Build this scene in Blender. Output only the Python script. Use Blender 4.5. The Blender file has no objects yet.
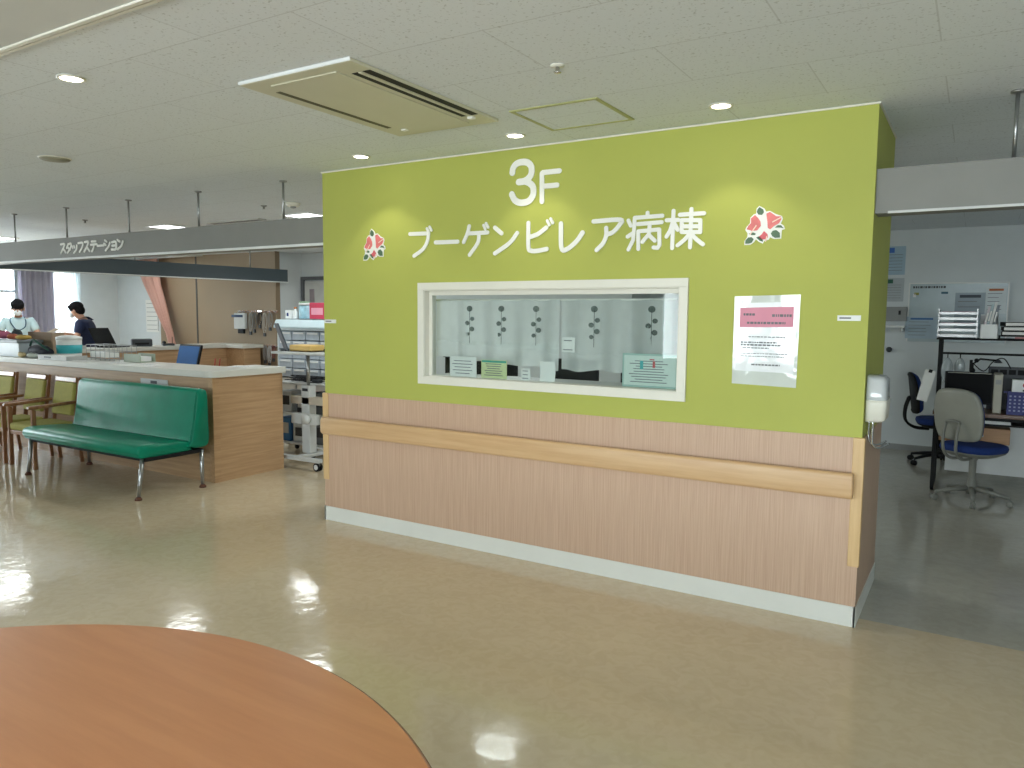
SKY=24.0; EXPO=0.0
import bpy, bmesh, math, random
from mathutils import Vector, Matrix, Euler
random.seed(7)
PI=math.pi
SC=bpy.context.scene
COL=SC.collection
# ------------------------------------------------------------------ helpers
def lin(c):
    return tuple(((v/255)/12.92 if v/255<=0.04045 else (((v/255)+0.055)/1.055)**2.4) for v in c)
def mat(name,c,rough=.5,metal=0,spec=.5,var=.06,scale=6,bump=0,bscale=80,emit=None,es=0,coat=0,trans=0,alpha=1):
    m=bpy.data.materials.new(name); m.use_nodes=True
    nt=m.node_tree; b=nt.nodes['Principled BSDF']
    base=lin(c)
    tc=nt.nodes.new('ShaderNodeTexCoord'); no=nt.nodes.new('ShaderNodeTexNoise'); no.inputs['Scale'].default_value=scale; no.inputs['Detail'].default_value=4
    nt.links.new(tc.outputs['Object'],no.inputs['Vector'])
    r=nt.nodes.new('ShaderNodeValToRGB')
    r.color_ramp.elements[0].position=.3; r.color_ramp.elements[1].position=.7
    r.color_ramp.elements[0].color=tuple(v*(1-var) for v in base)+(1,)
    r.color_ramp.elements[1].color=tuple(min(1,v*(1+var)) for v in base)+(1,)
    nt.links.new(no.outputs['Fac'],r.inputs['Fac']); nt.links.new(r.outputs['Color'],b.inputs['Base Color'])
    b.inputs['Roughness'].default_value=rough; b.inputs['Metallic'].default_value=metal
    b.inputs['Specular IOR Level'].default_value=spec; b.inputs['Coat Weight'].default_value=coat
    b.inputs['Transmission Weight'].default_value=trans; b.inputs['Alpha'].default_value=alpha
    if emit: b.inputs['Emission Color'].default_value=lin(emit)+(1,); b.inputs['Emission Strength'].default_value=es
    if bump:
        n2=nt.nodes.new('ShaderNodeTexNoise'); n2.inputs['Scale'].default_value=bscale; nt.links.new(tc.outputs['Object'],n2.inputs['Vector'])
        bp=nt.nodes.new('ShaderNodeBump'); bp.inputs['Strength'].default_value=bump; bp.inputs['Distance'].default_value=.01
        nt.links.new(n2.outputs['Fac'],bp.inputs['Height']); nt.links.new(bp.outputs['Normal'],b.inputs['Normal'])
    return m
def wood(name,c1,c2,axis='Z',freq=60,rough=.4,stretch=40,bump=.02):
    """fine grain running along axis"""
    m=bpy.data.materials.new(name); m.use_nodes=True; nt=m.node_tree; b=nt.nodes['Principled BSDF']
    tc=nt.nodes.new('ShaderNodeTexCoord'); mp=nt.nodes.new('ShaderNodeMapping')
    s=[freq,freq,freq]; s['XYZ'.index(axis)]=freq/stretch; mp.inputs['Scale'].default_value=s
    nt.links.new(tc.outputs['Object'],mp.inputs['Vector'])
    no=nt.nodes.new('ShaderNodeTexNoise'); no.inputs['Scale'].default_value=1; no.inputs['Detail'].default_value=5; no.inputs['Roughness'].default_value=.65
    nt.links.new(mp.outputs['Vector'],no.inputs['Vector'])
    r=nt.nodes.new('ShaderNodeValToRGB'); r.color_ramp.elements[0].position=.36; r.color_ramp.elements[1].position=.64
    r.color_ramp.elements[0].color=lin(c1)+(1,); r.color_ramp.elements[1].color=lin(c2)+(1,)
    nt.links.new(no.outputs['Fac'],r.inputs['Fac']); nt.links.new(r.outputs['Color'],b.inputs['Base Color'])
    b.inputs['Roughness'].default_value=rough
    if bump:
        bp=nt.nodes.new('ShaderNodeBump'); bp.inputs['Strength'].default_value=bump; bp.inputs['Distance'].default_value=.01
        nt.links.new(no.outputs['Fac'],bp.inputs['Height']); nt.links.new(bp.outputs['Normal'],b.inputs['Normal'])
    return m
def glassy(name,tint=(1,1,1),ior=1.5,rough=0.0):
    m=bpy.data.materials.new(name); m.use_nodes=True; nt=m.node_tree; nt.nodes.clear()
    o=nt.nodes.new('ShaderNodeOutputMaterial'); mx=nt.nodes.new('ShaderNodeMixShader'); t=nt.nodes.new('ShaderNodeBsdfTransparent'); g=nt.nodes.new('ShaderNodeBsdfGlossy'); f=nt.nodes.new('ShaderNodeFresnel')
    f.inputs['IOR'].default_value=ior; t.inputs['Color'].default_value=tuple(tint)+(1,); g.inputs['Roughness'].default_value=rough
    nt.links.new(f.outputs[0],mx.inputs[0]); nt.links.new(t.outputs[0],mx.inputs[1]); nt.links.new(g.outputs[0],mx.inputs[2]); nt.links.new(mx.outputs[0],o.inputs[0])
    return m
def sheer(name,c,trans=.35,weave=True):
    m=bpy.data.materials.new(name); m.use_nodes=True; nt=m.node_tree; nt.nodes.clear(); N=nt.nodes.new; K=nt.links.new
    o=N('ShaderNodeOutputMaterial'); mx=N('ShaderNodeMixShader'); t=N('ShaderNodeBsdfTransparent'); m2=N('ShaderNodeMixShader'); d=N('ShaderNodeBsdfDiffuse'); tl=N('ShaderNodeBsdfTranslucent')
    tc=N('ShaderNodeTexCoord'); no=N('ShaderNodeTexNoise'); no.inputs['Scale'].default_value=14; K(tc.outputs['Object'],no.inputs['Vector'])
    mr=N('ShaderNodeMapRange'); mr.inputs['To Min'].default_value=trans-.06; mr.inputs['To Max'].default_value=trans+.06; K(no.outputs['Fac'],mr.inputs['Value'])
    col=lin(c)+(1,); d.inputs['Color'].default_value=col; tl.inputs['Color'].default_value=col
    m2.inputs[0].default_value=.5; K(d.outputs[0],m2.inputs[1]); K(tl.outputs[0],m2.inputs[2])
    K(mr.outputs[0],mx.inputs[0]); K(m2.outputs[0],mx.inputs[1]); K(t.outputs[0],mx.inputs[2]); K(mx.outputs[0],o.inputs[0])
    return m
def cloth(name,c):
    m=mat(name,c,.9,var=.05); nt=m.node_tree; b=nt.nodes['Principled BSDF']; t=nt.nodes.new('ShaderNodeBsdfTranslucent'); x=nt.nodes.new('ShaderNodeMixShader'); x.inputs[0].default_value=.45
    t.inputs['Color'].default_value=lin(c)+(1,); o=nt.nodes['Material Output']
    nt.links.new(b.outputs[0],x.inputs[1]); nt.links.new(t.outputs[0],x.inputs[2]); nt.links.new(x.outputs[0],o.inputs['Surface']); return m
class MB:
    def __init__(s): s.bm=bmesh.new(); s.mi=0
    def _m(s,M,vs):
        if M is not None: bmesh.ops.transform(s.bm,matrix=M,verts=vs)
    def _tag(s,fs):
        for f in fs: f.material_index=s.mi
    def box(s,x0,x1,y0,y1,z0,z1,M=None):
        v=[s.bm.verts.new((x,y,z)) for x in (x0,x1) for y in (y0,y1) for z in (z0,z1)]
        q=[(0,1,3,2),(4,6,7,5),(0,4,5,1),(2,3,7,6),(0,2,6,4),(1,5,7,3)]
        fs=[s.bm.faces.new([v[i] for i in f]) for f in q]; s._tag(fs); s._m(M,v); return s
    def prism(s,pts,a,b,plane='xz',M=None):
        def P(p,h):
            return {'xz':(p[0],h,p[1]),'xy':(p[0],p[1],h),'yz':(h,p[0],p[1])}[plane]
        A=[s.bm.verts.new(P(p,a)) for p in pts]; B=[s.bm.verts.new(P(p,b)) for p in pts]; n=len(pts)
        fs=[s.bm.faces.new(A),s.bm.faces.new(B[::-1])]
        fs+=[s.bm.faces.new((A[i],B[i],B[(i+1)%n],A[(i+1)%n])) for i in range(n)]
        s._tag(fs); s._m(M,A+B); return s
    def rings(s,R,M=None,cap=True,closed=True):
        V=[[s.bm.verts.new(p) for p in r] for r in R]; n=len(R[0]); fs=[]
        for a,b in zip(V,V[1:]):
            for i in range(n if closed else n-1): fs.append(s.bm.faces.new((a[i],a[(i+1)%n],b[(i+1)%n],b[i])))
        if cap and closed: fs.append(s.bm.faces.new(V[0][::-1])); fs.append(s.bm.faces.new(V[-1]))
        for f in fs: f.smooth=True
        s._tag(fs); s._m(M,[v for r in V for v in r]); return s
    def tube(s,pts,r,n=10,M=None):
        pts=[Vector(p) for p in pts]; R=[]; rr=r if isinstance(r,(list,tuple)) else [r]*len(pts)
        up=None
        for i,p in enumerate(pts):
            d=(pts[min(i+1,len(pts)-1)]-pts[max(i-1,0)]).normalized()
            if up is None: up=Vector((0,0,1)) if abs(d.z)<.9 else Vector((1,0,0))
            u=d.cross(up).normalized(); v=u.cross(d).normalized(); up=v
            R.append([p+u*math.cos(2*PI*k/n)*rr[i]+v*math.sin(2*PI*k/n)*rr[i] for k in range(n)])
        return s.rings(R,M)
    def lathe(s,prof,c=(0,0,0),n=24,M=None):
        R=[[(c[0]+r*math.cos(2*PI*k/n),c[1]+r*math.sin(2*PI*k/n),c[2]+z) for k in range(n)] for r,z in prof]
        return s.rings(R,M)
    def ball(s,c,r,M=None,seg=14,sc=(1,1,1)):
        m=Matrix.Translation(c)@Matrix.Diagonal((r*sc[0],r*sc[1],r*sc[2],1))
        if M is not None: m=M@m
        ret=bmesh.ops.create_uvsphere(s.bm,u_segments=seg,v_segments=seg//2+2,radius=1,matrix=m)
        fs={f for v in ret['verts'] for f in v.link_faces}
        for f in fs: f.smooth=True; f.material_index=s.mi
        return s
    def build(s,name,mats,parent=None,bevel=0,seg=2,off=None,autos=False):
        if off: bmesh.ops.translate(s.bm,vec=off,verts=s.bm.verts)
        bmesh.ops.recalc_face_normals(s.bm,faces=s.bm.faces)
        me=bpy.data.meshes.new(name); s.bm.to_mesh(me); s.bm.free()
        for m in (mats if isinstance(mats,(list,tuple)) else [mats]): me.materials.append(m)
        o=bpy.data.objects.new(name,me); COL.objects.link(o)
        if parent is not None: o.parent=parent
        if bevel:
            b=o.modifiers.new('bevel','BEVEL'); b.width=bevel; b.segments=seg; b.limit_method='ANGLE'; b.angle_limit=math.radians(40)
        return o
def tag(o,label=None,cat=None,group=None,kind=None):
    if label: o['label']=label
    if cat: o['category']=cat
    if group: o['group']=group
    if kind: o['kind']=kind
    return o
def thing(name,label,cat,loc=(0,0,0),rz=0,group=None):
    o=bpy.data.objects.new(name,None); COL.objects.link(o); o.location=loc; o.rotation_euler=(0,0,rz); o.empty_display_size=.1
    return tag(o,label,cat,group)
def struct(name,mb,m,label=None,bevel=0,parent=None):
    return tag(mb.build(name,m,parent,bevel),label,kind='structure')
def W(p): return (-p.location.x,-p.location.y,-p.location.z)     # world-built meshes under an unrotated thing
def dup(root,loc,rz=None,label=None):
    r=root.copy(); COL.objects.link(r); r.location=loc
    if rz is not None: r.rotation_euler=(0,0,rz)
    if label: r['label']=label
    for ch in list(root.children):
        c=ch.copy(); COL.objects.link(c); c.parent=r
        for g in list(ch.children):
            d=g.copy(); COL.objects.link(d); d.parent=c
    return r
def smooth(pts,n=5):
    """Catmull-Rom through points"""
    P=[Vector(p) for p in pts]
    if len(P)<3: return [tuple(p) for p in P]
    P=[2*P[0]-P[1]]+P+[2*P[-1]-P[-2]]; out=[]
    for i in range(1,len(P)-2):
        for k in range(n):
            t=k/n; a,b,c,d=P[i-1:i+3]
            out.append(.5*((2*b)+(c-a)*t+(2*a-5*b+4*c-d)*t*t+(3*b-3*c+d-a)*t**3))
    out.append(P[-2]); return [tuple(p) for p in out]
def stroke(mb,pts,w,y0,y1,curve=True):
    """round-capped flat letter stroke in the xz plane"""
    if curve and len(pts)>2: pts=[(p[0],p[1]) for p in smooth([(x,z,0) for x,z in pts],5)]
    if not curve and len(pts)>2:
        for a,c in zip(pts,pts[1:]): stroke(mb,[a,c],w,y0,y1,False)
        return
    n=len(pts); L=[];R=[]; h=w/2
    dirs=[]
    for i in range(n):
        a=pts[max(i-1,0)]; b=pts[min(i+1,n-1)]; dx,dz=b[0]-a[0],b[1]-a[1]; l=math.hypot(dx,dz) or 1e-6; dirs.append((dx/l,dz/l))
    for (x,z),(dx,dz) in zip(pts,dirs): L.append((x-dz*h,z+dx*h)); R.append((x+dz*h,z-dx*h))
    def cap(c,d,sg):
        a0=math.atan2(d[1],d[0]); out=[]
        for k in range(1,8):
            a=a0-sg*PI/2+sg*PI*k/8 if False else a0+PI/2-PI*k/8
            out.append((c[0]+h*math.cos(a),c[1]+h*math.sin(a)))
        return out
    endc=cap(pts[-1],dirs[-1],1); st=cap(pts[0],(-dirs[0][0],-dirs[0][1]),1)
    poly=L+endc+R[::-1]+st
    mb.sn=getattr(mb,'sn',0)+1
    mb.prism(poly,y0-.00015*mb.sn,y1)
# ------------------------------------------------------------------ camera
cam=bpy.data.objects.new('camera',bpy.data.cameras.new('camera')); COL.objects.link(cam); SC.camera=cam
def camset(yaw,pitch,roll,f):
    y,p,r=map(math.radians,(yaw,pitch,roll))
    fw=Vector((-math.sin(y)*math.cos(p),math.cos(y)*math.cos(p),-math.sin(p))); rt=Vector((math.cos(y),math.sin(y),0)); up=rt.cross(fw)
    r2=rt*math.cos(r)+up*math.sin(r); u2=-rt*math.sin(r)+up*math.cos(r)
    M=Matrix((r2,u2,-fw)).transposed().to_4x4(); M.translation=(0,0,1.6); cam.matrix_world=M
    cam.data.sensor_width=36; cam.data.lens=36*f/1024; cam.data.clip_start=.02
camset(31.565,5.239,.494,754.55)
SC.view_settings.view_transform='Standard'; SC.view_settings.look='None'; SC.view_settings.gamma=1; SC.view_settings.use_curve_mapping=False

H=2.65; D=4.167; XL=-4.245; XR=-.468; YB=5.013; XW=-15.0; XE=3.0; YR=-3.5; YK=10.25
# ------------------------------------------------------------------ materials
def floor_mat(name,c,rough,tint2,rmix=.5):
    m=mat(name,c,rough,scale=1.1,var=.05,spec=.5)
    nt=m.node_tree; b=nt.nodes['Principled BSDF']; N=nt.nodes.new; K=nt.links.new
    tc=nt.nodes['Texture Coordinate']; base=b.inputs['Base Color'].links[0].from_socket
    n=N('ShaderNodeTexNoise'); n.inputs['Scale'].default_value=14; n.inputs['Detail'].default_value=8; n.inputs['Distortion'].default_value=1.2; K(tc.outputs['Object'],n.inputs['Vector'])
    r=N('ShaderNodeValToRGB'); r.color_ramp.elements[0].position=.4; r.color_ramp.elements[1].position=.62; r.color_ramp.elements[0].color=(1,1,1,1); r.color_ramp.elements[1].color=lin(tint2)+(1,)
    K(n.outputs['Fac'],r.inputs['Fac'])
    mx=N('ShaderNodeMix'); mx.data_type='RGBA'; mx.blend_type='MULTIPLY'; mx.inputs['Factor'].default_value=.22
    K(base,mx.inputs['A']); K(r.outputs['Color'],mx.inputs['B']); K(mx.outputs['Result'],b.inputs['Base Color'])
    w=N('ShaderNodeTexNoise'); w.inputs['Scale'].default_value=9; w.inputs['Detail'].default_value=2; K(tc.outputs['Object'],w.inputs['Vector'])
    bp=N('ShaderNodeBump'); bp.inputs['Strength'].default_value=.09; bp.inputs['Distance'].default_value=.02; K(w.outputs['Fac'],bp.inputs['Height']); K(bp.outputs['Normal'],b.inputs['Normal'])
    return m
M_floor=floor_mat('beige_vinyl_floor',(211,194,165),.11,(222,210,190))
M_floor2=floor_mat('grey_vinyl_floor',(184,180,168),.12,(216,216,214))
def ceiling_mat():
    m=bpy.data.materials.new('ceiling_tiles'); m.use_nodes=True; nt=m.node_tree; b=nt.nodes['Principled BSDF']; N=nt.nodes.new; K=nt.links.new
    tc=N('ShaderNodeTexCoord'); mp=N('ShaderNodeMapping'); mp.inputs['Location'].default_value=(.66+.966*20,-2.90+.485*20,0); K(tc.outputs['Object'],mp.inputs['Vector'])
    br=N('ShaderNodeTexBrick'); br.offset=.5; br.inputs['Scale'].default_value=1; br.inputs['Brick Width'].default_value=.966; br.inputs['Row Height'].default_value=.485; br.inputs['Mortar Size'].default_value=.0032; br.inputs['Mortar Smooth'].default_value=.1
    br.inputs['Color1'].default_value=lin((224,230,234))+(1,); br.inputs['Color2'].default_value=lin((221,227,231))+(1,); br.inputs['Mortar'].default_value=lin((204,209,212))+(1,)
    K(mp.outputs[0],br.inputs['Vector'])
    n=N('ShaderNodeTexNoise'); n.inputs['Scale'].default_value=75; n.inputs['Detail'].default_value=3; K(tc.outputs['Object'],n.inputs['Vector'])
    r=N('ShaderNodeValToRGB'); r.color_ramp.elements[0].position=.3; r.color_ramp.elements[1].position=.4; r.color_ramp.elements[0].color=(.62,.62,.6,1); r.color_ramp.elements[1].color=(1,1,1,1); K(n.outputs['Fac'],r.inputs['Fac'])
    mx=N('ShaderNodeMix'); mx.data_type='RGBA'; mx.blend_type='MULTIPLY'; mx.inputs['Factor'].default_value=.8; K(br.outputs['Color'],mx.inputs['A']); K(r.outputs['Color'],mx.inputs['B']); K(mx.outputs['Result'],b.inputs['Base Color'])
    b.inputs['Roughness'].default_value=.9; return m
M_ceil=ceiling_mat()
M_plaster=mat('smooth_ceiling_plaster',(206,208,204),.85,var=.02)
M_white=mat('white_wall_paper',(216,222,224),.8,var=.02,bump=.03,bscale=200)
M_green=mat('lime_green_wallpaper',(176,181,88),.62,var=.03,scale=2,bump=.05,bscale=260,spec=.35)
M_dado=wood('pale_oak_panel',(189,156,131),(203,172,147),'Z',150,.45,60,.01)
M_beech=wood('beech_handrail',(198,158,114),(210,174,130),'X',30,.35,20,.01)
M_guard=wood('yellow_oak_guard',(206,170,120),(218,184,134),'Z',40,.4,20,.01)
M_counterwood=wood('counter_oak',(168,134,98),(190,156,118),'X',40,.4,25,.02)
M_counterwoodY=wood('counter_oak_end',(176,140,102),(196,160,122),'Y',40,.4,25,.02)
M_table=wood('tabletop_cherry',(202,136,92),(212,146,100),'X',14,.3,12,0)
M_tedge=mat('dark_table_edge',(70,52,40),.4)
M_base=mat('white_baseboard',(222,222,214),.45,var=.02)
M_offwhite=mat('off_white_frame',(226,224,212),.4,var=.02)
M_letter=mat('white_letter_plastic',(240,240,234),.4,var=.01)
M_beam=mat('beam_grey_board',(130,130,125),.55,var=.03)
M_beamdk=mat('beam_slate_board',(70,82,88),.55,var=.03)
M_edge=mat('white_edge_strip',(225,228,226),.4)
M_steel=mat('brushed_steel',(168,170,170),.3,metal=.9,var=.04)
M_chrome=mat('bright_chrome',(210,210,210),.12,metal=1)
M_black=mat('black_plastic',(16,17,19),.65,spec=.3)
M_dark=mat('dark_grey_plastic',(58,62,66),.5)
M_grey=mat('grey_plastic',(150,152,150),.5)
M_lgrey=mat('light_grey_plastic',(198,200,198),.45)
M_whitep=mat('white_plastic',(232,234,232),.4)
M_vinyl=mat('green_vinyl_leather',(6,126,98),.36,var=.12,scale=5,bump=.15,bscale=16,spec=.22)
M_choliv=mat('olive_green_fabric',(174,168,88),.8,var=.06,scale=30)
M_chwood=wood('chair_walnut',(134,92,60),(158,112,76),'Z',40,.35,15,0)
M_blue=mat('blue_fabric',(18,48,112),.85,var=.1,scale=60)
M_shell=mat('warm_grey_chair_shell',(150,150,140),.4)
M_paper=mat('white_paper',(236,236,232),.7,var=.015)
M_print=mat('grey_print',(120,122,126),.8)
M_pink=mat('pink_print',(222,150,170),.7)
M_skin=mat('skin',(196,150,126),.55)
M_hair=mat('black_hair',(18,17,20),.85,spec=.2,var=.3,scale=50)
M_slab=mat('white_worktop',(216,216,208),.3,var=.02)
M_brownwall=mat('beige_brown_wall_panel',(148,130,106),.7,var=.04,scale=1.5)
M_seam=mat('dark_seam',(70,70,66),.6)
LET={'3':[[(-2.568,2.498),(-2.562,2.526),(-2.537,2.55),(-2.497,2.557),(-2.457,2.55),(-2.429,2.522),(-2.428,2.48),(-2.449,2.453),(-2.48,2.438),(-2.52,2.436)],[(-2.48,2.438),(-2.443,2.424),(-2.415,2.396),(-2.414,2.349),(-2.447,2.312),(-2.503,2.306),(-2.547,2.325),(-2.57,2.363)]],'F':[[(-2.35,2.303),(-2.352,2.473),(-2.346,2.479),(-2.23,2.479)],[(-2.339,2.395),(-2.244,2.395)]],'bu':[[(-3.402,2.154),(-3.239,2.151)],[(-3.239,2.151),(-3.248,2.1),(-3.286,2.046),(-3.366,2.002)],[(-3.252,2.184),(-3.237,2.16)],[(-3.229,2.194),(-3.213,2.17)]],'dash':[[(-3.178,2.087),(-2.993,2.084)]],'ge':[[(-2.9,2.181),(-2.914,2.134),(-2.944,2.079)],[(-2.906,2.134),(-2.754,2.133)],[(-2.821,2.132),(-2.831,2.069),(-2.896,1.993)],[(-2.785,2.181),(-2.772,2.156)],[(-2.766,2.192),(-2.75,2.166)]],'n':[[(-2.697,2.161),(-2.646,2.122)],[(-2.528,2.118),(-2.583,2.059),(-2.696,1.996)]],'bi':[[(-2.446,2.177),(-2.444,2.029),(-2.426,2.004),(-2.38,2.001),(-2.311,2.01)],[(-2.438,2.089),(-2.376,2.105),(-2.317,2.141)],[(-2.31,2.183),(-2.295,2.157)],[(-2.286,2.194),(-2.271,2.168)]],'re':[[(-2.214,2.16),(-2.208,2.014),(-2.171,2.003),(-2.107,2.047),(-2.066,2.098)]],'a':[[(-1.994,2.161),(-1.819,2.161),(-1.828,2.128),(-1.865,2.092),(-1.904,2.08)],[(-1.91,2.118),(-1.909,2.074),(-1.928,2.03),(-1.97,1.991)]],'byo':[[(-1.652,2.191),(-1.652,2.172)],[(-1.73,2.167),(-1.562,2.169)],[(-1.73,2.167),(-1.733,2.092),(-1.737,2.039),(-1.765,1.986)],[(-1.769,2.154),(-1.754,2.124)],[(-1.772,2.061),(-1.735,2.082)],[(-1.71,2.13),(-1.565,2.133)],[(-1.703,1.987),(-1.706,2.088),(-1.579,2.093),(-1.574,2.005),(-1.585,1.989),(-1.61,1.992)],[(-1.636,2.127),(-1.641,2.068),(-1.679,2.026)],[(-1.637,2.061),(-1.603,2.03)]],'to':[[(-1.497,2.192),(-1.498,2.094),(-1.499,1.984)],[(-1.536,2.142),(-1.467,2.14)],[(-1.499,2.13),(-1.514,2.082),(-1.534,2.05)],[(-1.488,2.119),(-1.47,2.086)],[(-1.459,2.168),(-1.321,2.168)],[(-1.393,2.195),(-1.395,1.985)],[(-1.447,2.137),(-1.341,2.131),(-1.339,2.066),(-1.446,2.072),(-1.447,2.137)],[(-1.446,2.103),(-1.34,2.098)],[(-1.401,2.056),(-1.431,2.025),(-1.467,1.998)],[(-1.388,2.056),(-1.357,2.025),(-1.322,1.998)]]}
BT=[[(-7.965,2.271),(-7.894,2.272),(-7.919,2.234),(-7.968,2.183)],[(-7.92,2.225),(-7.877,2.188)],[(-7.825,2.269),(-7.857,2.231)],[(-7.825,2.269),(-7.773,2.271),(-7.784,2.233),(-7.845,2.181)],[(-7.832,2.235),(-7.794,2.211)],[(-7.751,2.244),(-7.744,2.227)],[(-7.719,2.246),(-7.712,2.23)],[(-7.671,2.25),(-7.679,2.211),(-7.724,2.177)],[(-7.642,2.27),(-7.564,2.271),(-7.573,2.229),(-7.624,2.184)],[(-7.527,2.276),(-7.465,2.277),(-7.484,2.238),(-7.538,2.182)],[(-7.489,2.226),(-7.446,2.186)],[(-7.404,2.276),(-7.333,2.276)],[(-7.419,2.246),(-7.315,2.248)],[(-7.365,2.246),(-7.374,2.213),(-7.404,2.182)],[(-7.306,2.231),(-7.201,2.231)],[(-7.174,2.277),(-7.15,2.264)],[(-7.191,2.247),(-7.167,2.234)],[(-7.092,2.252),(-7.117,2.215),(-7.171,2.182)],[(-7.063,2.254),(-6.998,2.256),(-6.999,2.19),(-7.068,2.187)],[(-7.058,2.223),(-7.0,2.223)],[(-6.968,2.273),(-6.933,2.257)],[(-6.881,2.255),(-6.907,2.215),(-6.971,2.185)]]
FLW={'back':[(-0.0282,0.1189),(-0.001,0.1028),(0.0084,0.0862),(0.0294,0.0884),(0.0581,0.0707),(0.0898,0.0581),(0.0956,0.0437),(0.0861,0.0195),(0.1021,0.008),(0.108,-0.01),(0.0927,-0.0145),(0.091,-0.0587),(0.0527,-0.0588),(0.033,-0.049),(0.0282,-0.0613),(0.0037,-0.0674),(-0.0029,-0.0815),(-0.0247,-0.0698),(-0.0395,-0.0565),(-0.0497,-0.0723),(-0.0673,-0.0843),(-0.0999,-0.0848),(-0.0989,-0.063),(-0.0851,-0.0418),(-0.084,-0.0237),(-0.0974,-0.0049),(-0.0924,0.0093),(-0.0733,0.03),(-0.0726,0.0589),(-0.0552,0.0758),(-0.0428,0.0786),(-0.0419,0.1037)],'l1':[(-0.0262,0.1116),(-0.0062,0.0978),(-0.0021,0.0833),(-0.0122,0.0696),(-0.0301,0.0725),(-0.0395,0.0856),(-0.0364,0.0998)],'l2':[(-0.0947,-0.0777),(-0.0936,-0.0596),(-0.0796,-0.0457),(-0.0615,-0.0447),(-0.0503,-0.056),(-0.0605,-0.0737),(-0.0747,-0.0785)],'l3':[(-0.0785,-0.0258),(-0.0553,-0.0197),(-0.0407,-0.0258),(-0.0439,-0.0346),(-0.0619,-0.0338)],'l4':[(0.0375,-0.0295),(0.0475,-0.0158),(0.0648,-0.0131),(0.0828,-0.0282),(0.0856,-0.0531),(0.0595,-0.0537),(0.0451,-0.0442)],'l5':[(0.0574,-0.0003),(0.0708,0.0114),(0.0882,0.0105),(0.1027,-0.0062),(0.0853,-0.0017)],'l6':[(-0.0381,-0.0475),(-0.0222,-0.0411),(-0.0036,-0.0617),(-0.0015,-0.0715),(-0.0177,-0.0665)],'p1':[(-0.0902,-0.0016),(-0.0818,0.016),(-0.0679,0.0297),(-0.0688,0.055),(-0.0479,0.0718),(-0.0293,0.0527),(-0.0179,0.0341),(-0.0153,0.0125),(-0.0341,-0.0099),(-0.0591,-0.0122)],'p2':[(0.0106,0.0754),(0.0296,0.0831),(0.0477,0.0695),(0.0621,0.058),(0.0864,0.0566),(0.0887,0.0423),(0.0774,0.0217),(0.0535,0.0088),(0.0332,-0.0079),(0.0205,-0.0001),(0.0175,0.0322)],'p3':[(0.0017,-0.0153),(0.02,-0.0323),(0.0242,-0.0486),(0.0104,-0.0587),(-0.0108,-0.0596),(-0.0256,-0.0463),(-0.0084,-0.0309)]}
# ------------------------------------------------------------------ the setting
b=MB(); b.box(XW,XE,YR,4.3,-.1,0); struct('floor',b,M_floor,'glossy marbled beige vinyl floor of the hall')
b=MB(); b.box(XW,XL,4.3,YK,-.1,0); struct('floor',b,M_floor,'beige vinyl floor of the staff station')
b=MB(); b.box(XL,XE,4.3,YK,-.1,0); struct('floor',b,M_floor2,'glossy grey vinyl floor behind the green wall')
b=MB(); b.box(XW,XE,1.63,YK,H,H+.1); struct('ceiling',b,M_ceil,'white acoustic tile ceiling')
b=MB(); b.box(XW,XE,YR,1.59,H-.004,H+.1); struct('ceiling',b,M_plaster,'smooth plaster ceiling over the table')
b=MB(); b.box(XW,XE,1.59,1.607,H-.012,H+.1); b.box(XW,XE,1.607,1.614,H-.004,H+.1); b.box(XW,XE,1.614,1.63,H-.010,H+.1); struct('trim_1',b,M_offwhite,'white double moulding across the ceiling')
def holed(mb,u0,u1,z0,z1,holes,p0,p1,axis):
    """wall slab with rectangular holes; holes (u0,u1,z0,z1) sorted by u"""
    def bx(a,c,e,f):
        if c-a<1e-5 or f-e<1e-5: return
        if axis=='x': mb.box(a,c,p0,p1,e,f)
        else: mb.box(p0,p1,a,c,e,f)
    u=u0
    for h in holes:
        bx(u,h[0],z0,z1); bx(h[0],h[1],z0,h[2]); bx(h[0],h[1],h[3],z1); u=h[1]
    bx(u,u1,z0,z1)
def window_frame(name,u0,u1,z0,z1,p,axis,mull=(),trans=(),t=.05):
    mb=MB()
    def bx(a,c,e,f):
        if axis=='x': mb.box(a,c,p-.04,p+.04,e,f)
        else: mb.box(p-.04,p+.04,a,c,e,f)
    bx(u0,u1,z0,z0+t); bx(u0,u1,z1-t,z1); bx(u0,u0+t,z0+t,z1-t); bx(u1-t,u1,z0+t,z1-t)
    for m in mull: bx(m-t/2,m+t/2,z0+t,z1-t)
    for tz in trans: 
        cuts=[u0+t]+[q for m in mull for q in (m-t/2,m+t/2)]+[u1-t]
        for i in range(0,len(cuts),2): bx(cuts[i],cuts[i+1],tz-t/2,tz+t/2)
    o=struct(name,mb,mat('window_alu',(190,198,200),.4,metal=.3))
    g=MB()
    if axis=='x': g.box(u0+t,u1-t,p-.003,p+.003,z0+t,z1-t)
    else: g.box(p-.003,p+.003,u0+t,u1-t,z0+t,z1-t)
    gg=g.build('pane',glassy('outdoor_glass'),o); return o
REAR=[(-4.5,-3.0,.85,2.4),(-2.6,-.1,.85,2.4),(.3,2.8,.85,2.4)]
b=MB(); holed(b,XW,XE,0,H,REAR,YR-.15,YR,'x'); struct('wall_rear',b,M_white,'white wall with windows behind the hall')
LEFT=[(.4,3.9,.85,2.35),(4.6,7.12,.9,2.42),(7.66,8.16,.9,2.42)]
b=MB(); holed(b,YR-.15,YK,0,H,LEFT,XW-.15,XW,'y'); struct('wall_left',b,M_white,'white window wall at the far left')
for i,w in enumerate(REAR): window_frame('window_%d'%(i+1),*w,YR-.075,'x',[(w[0]+w[1])/2],[])
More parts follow.
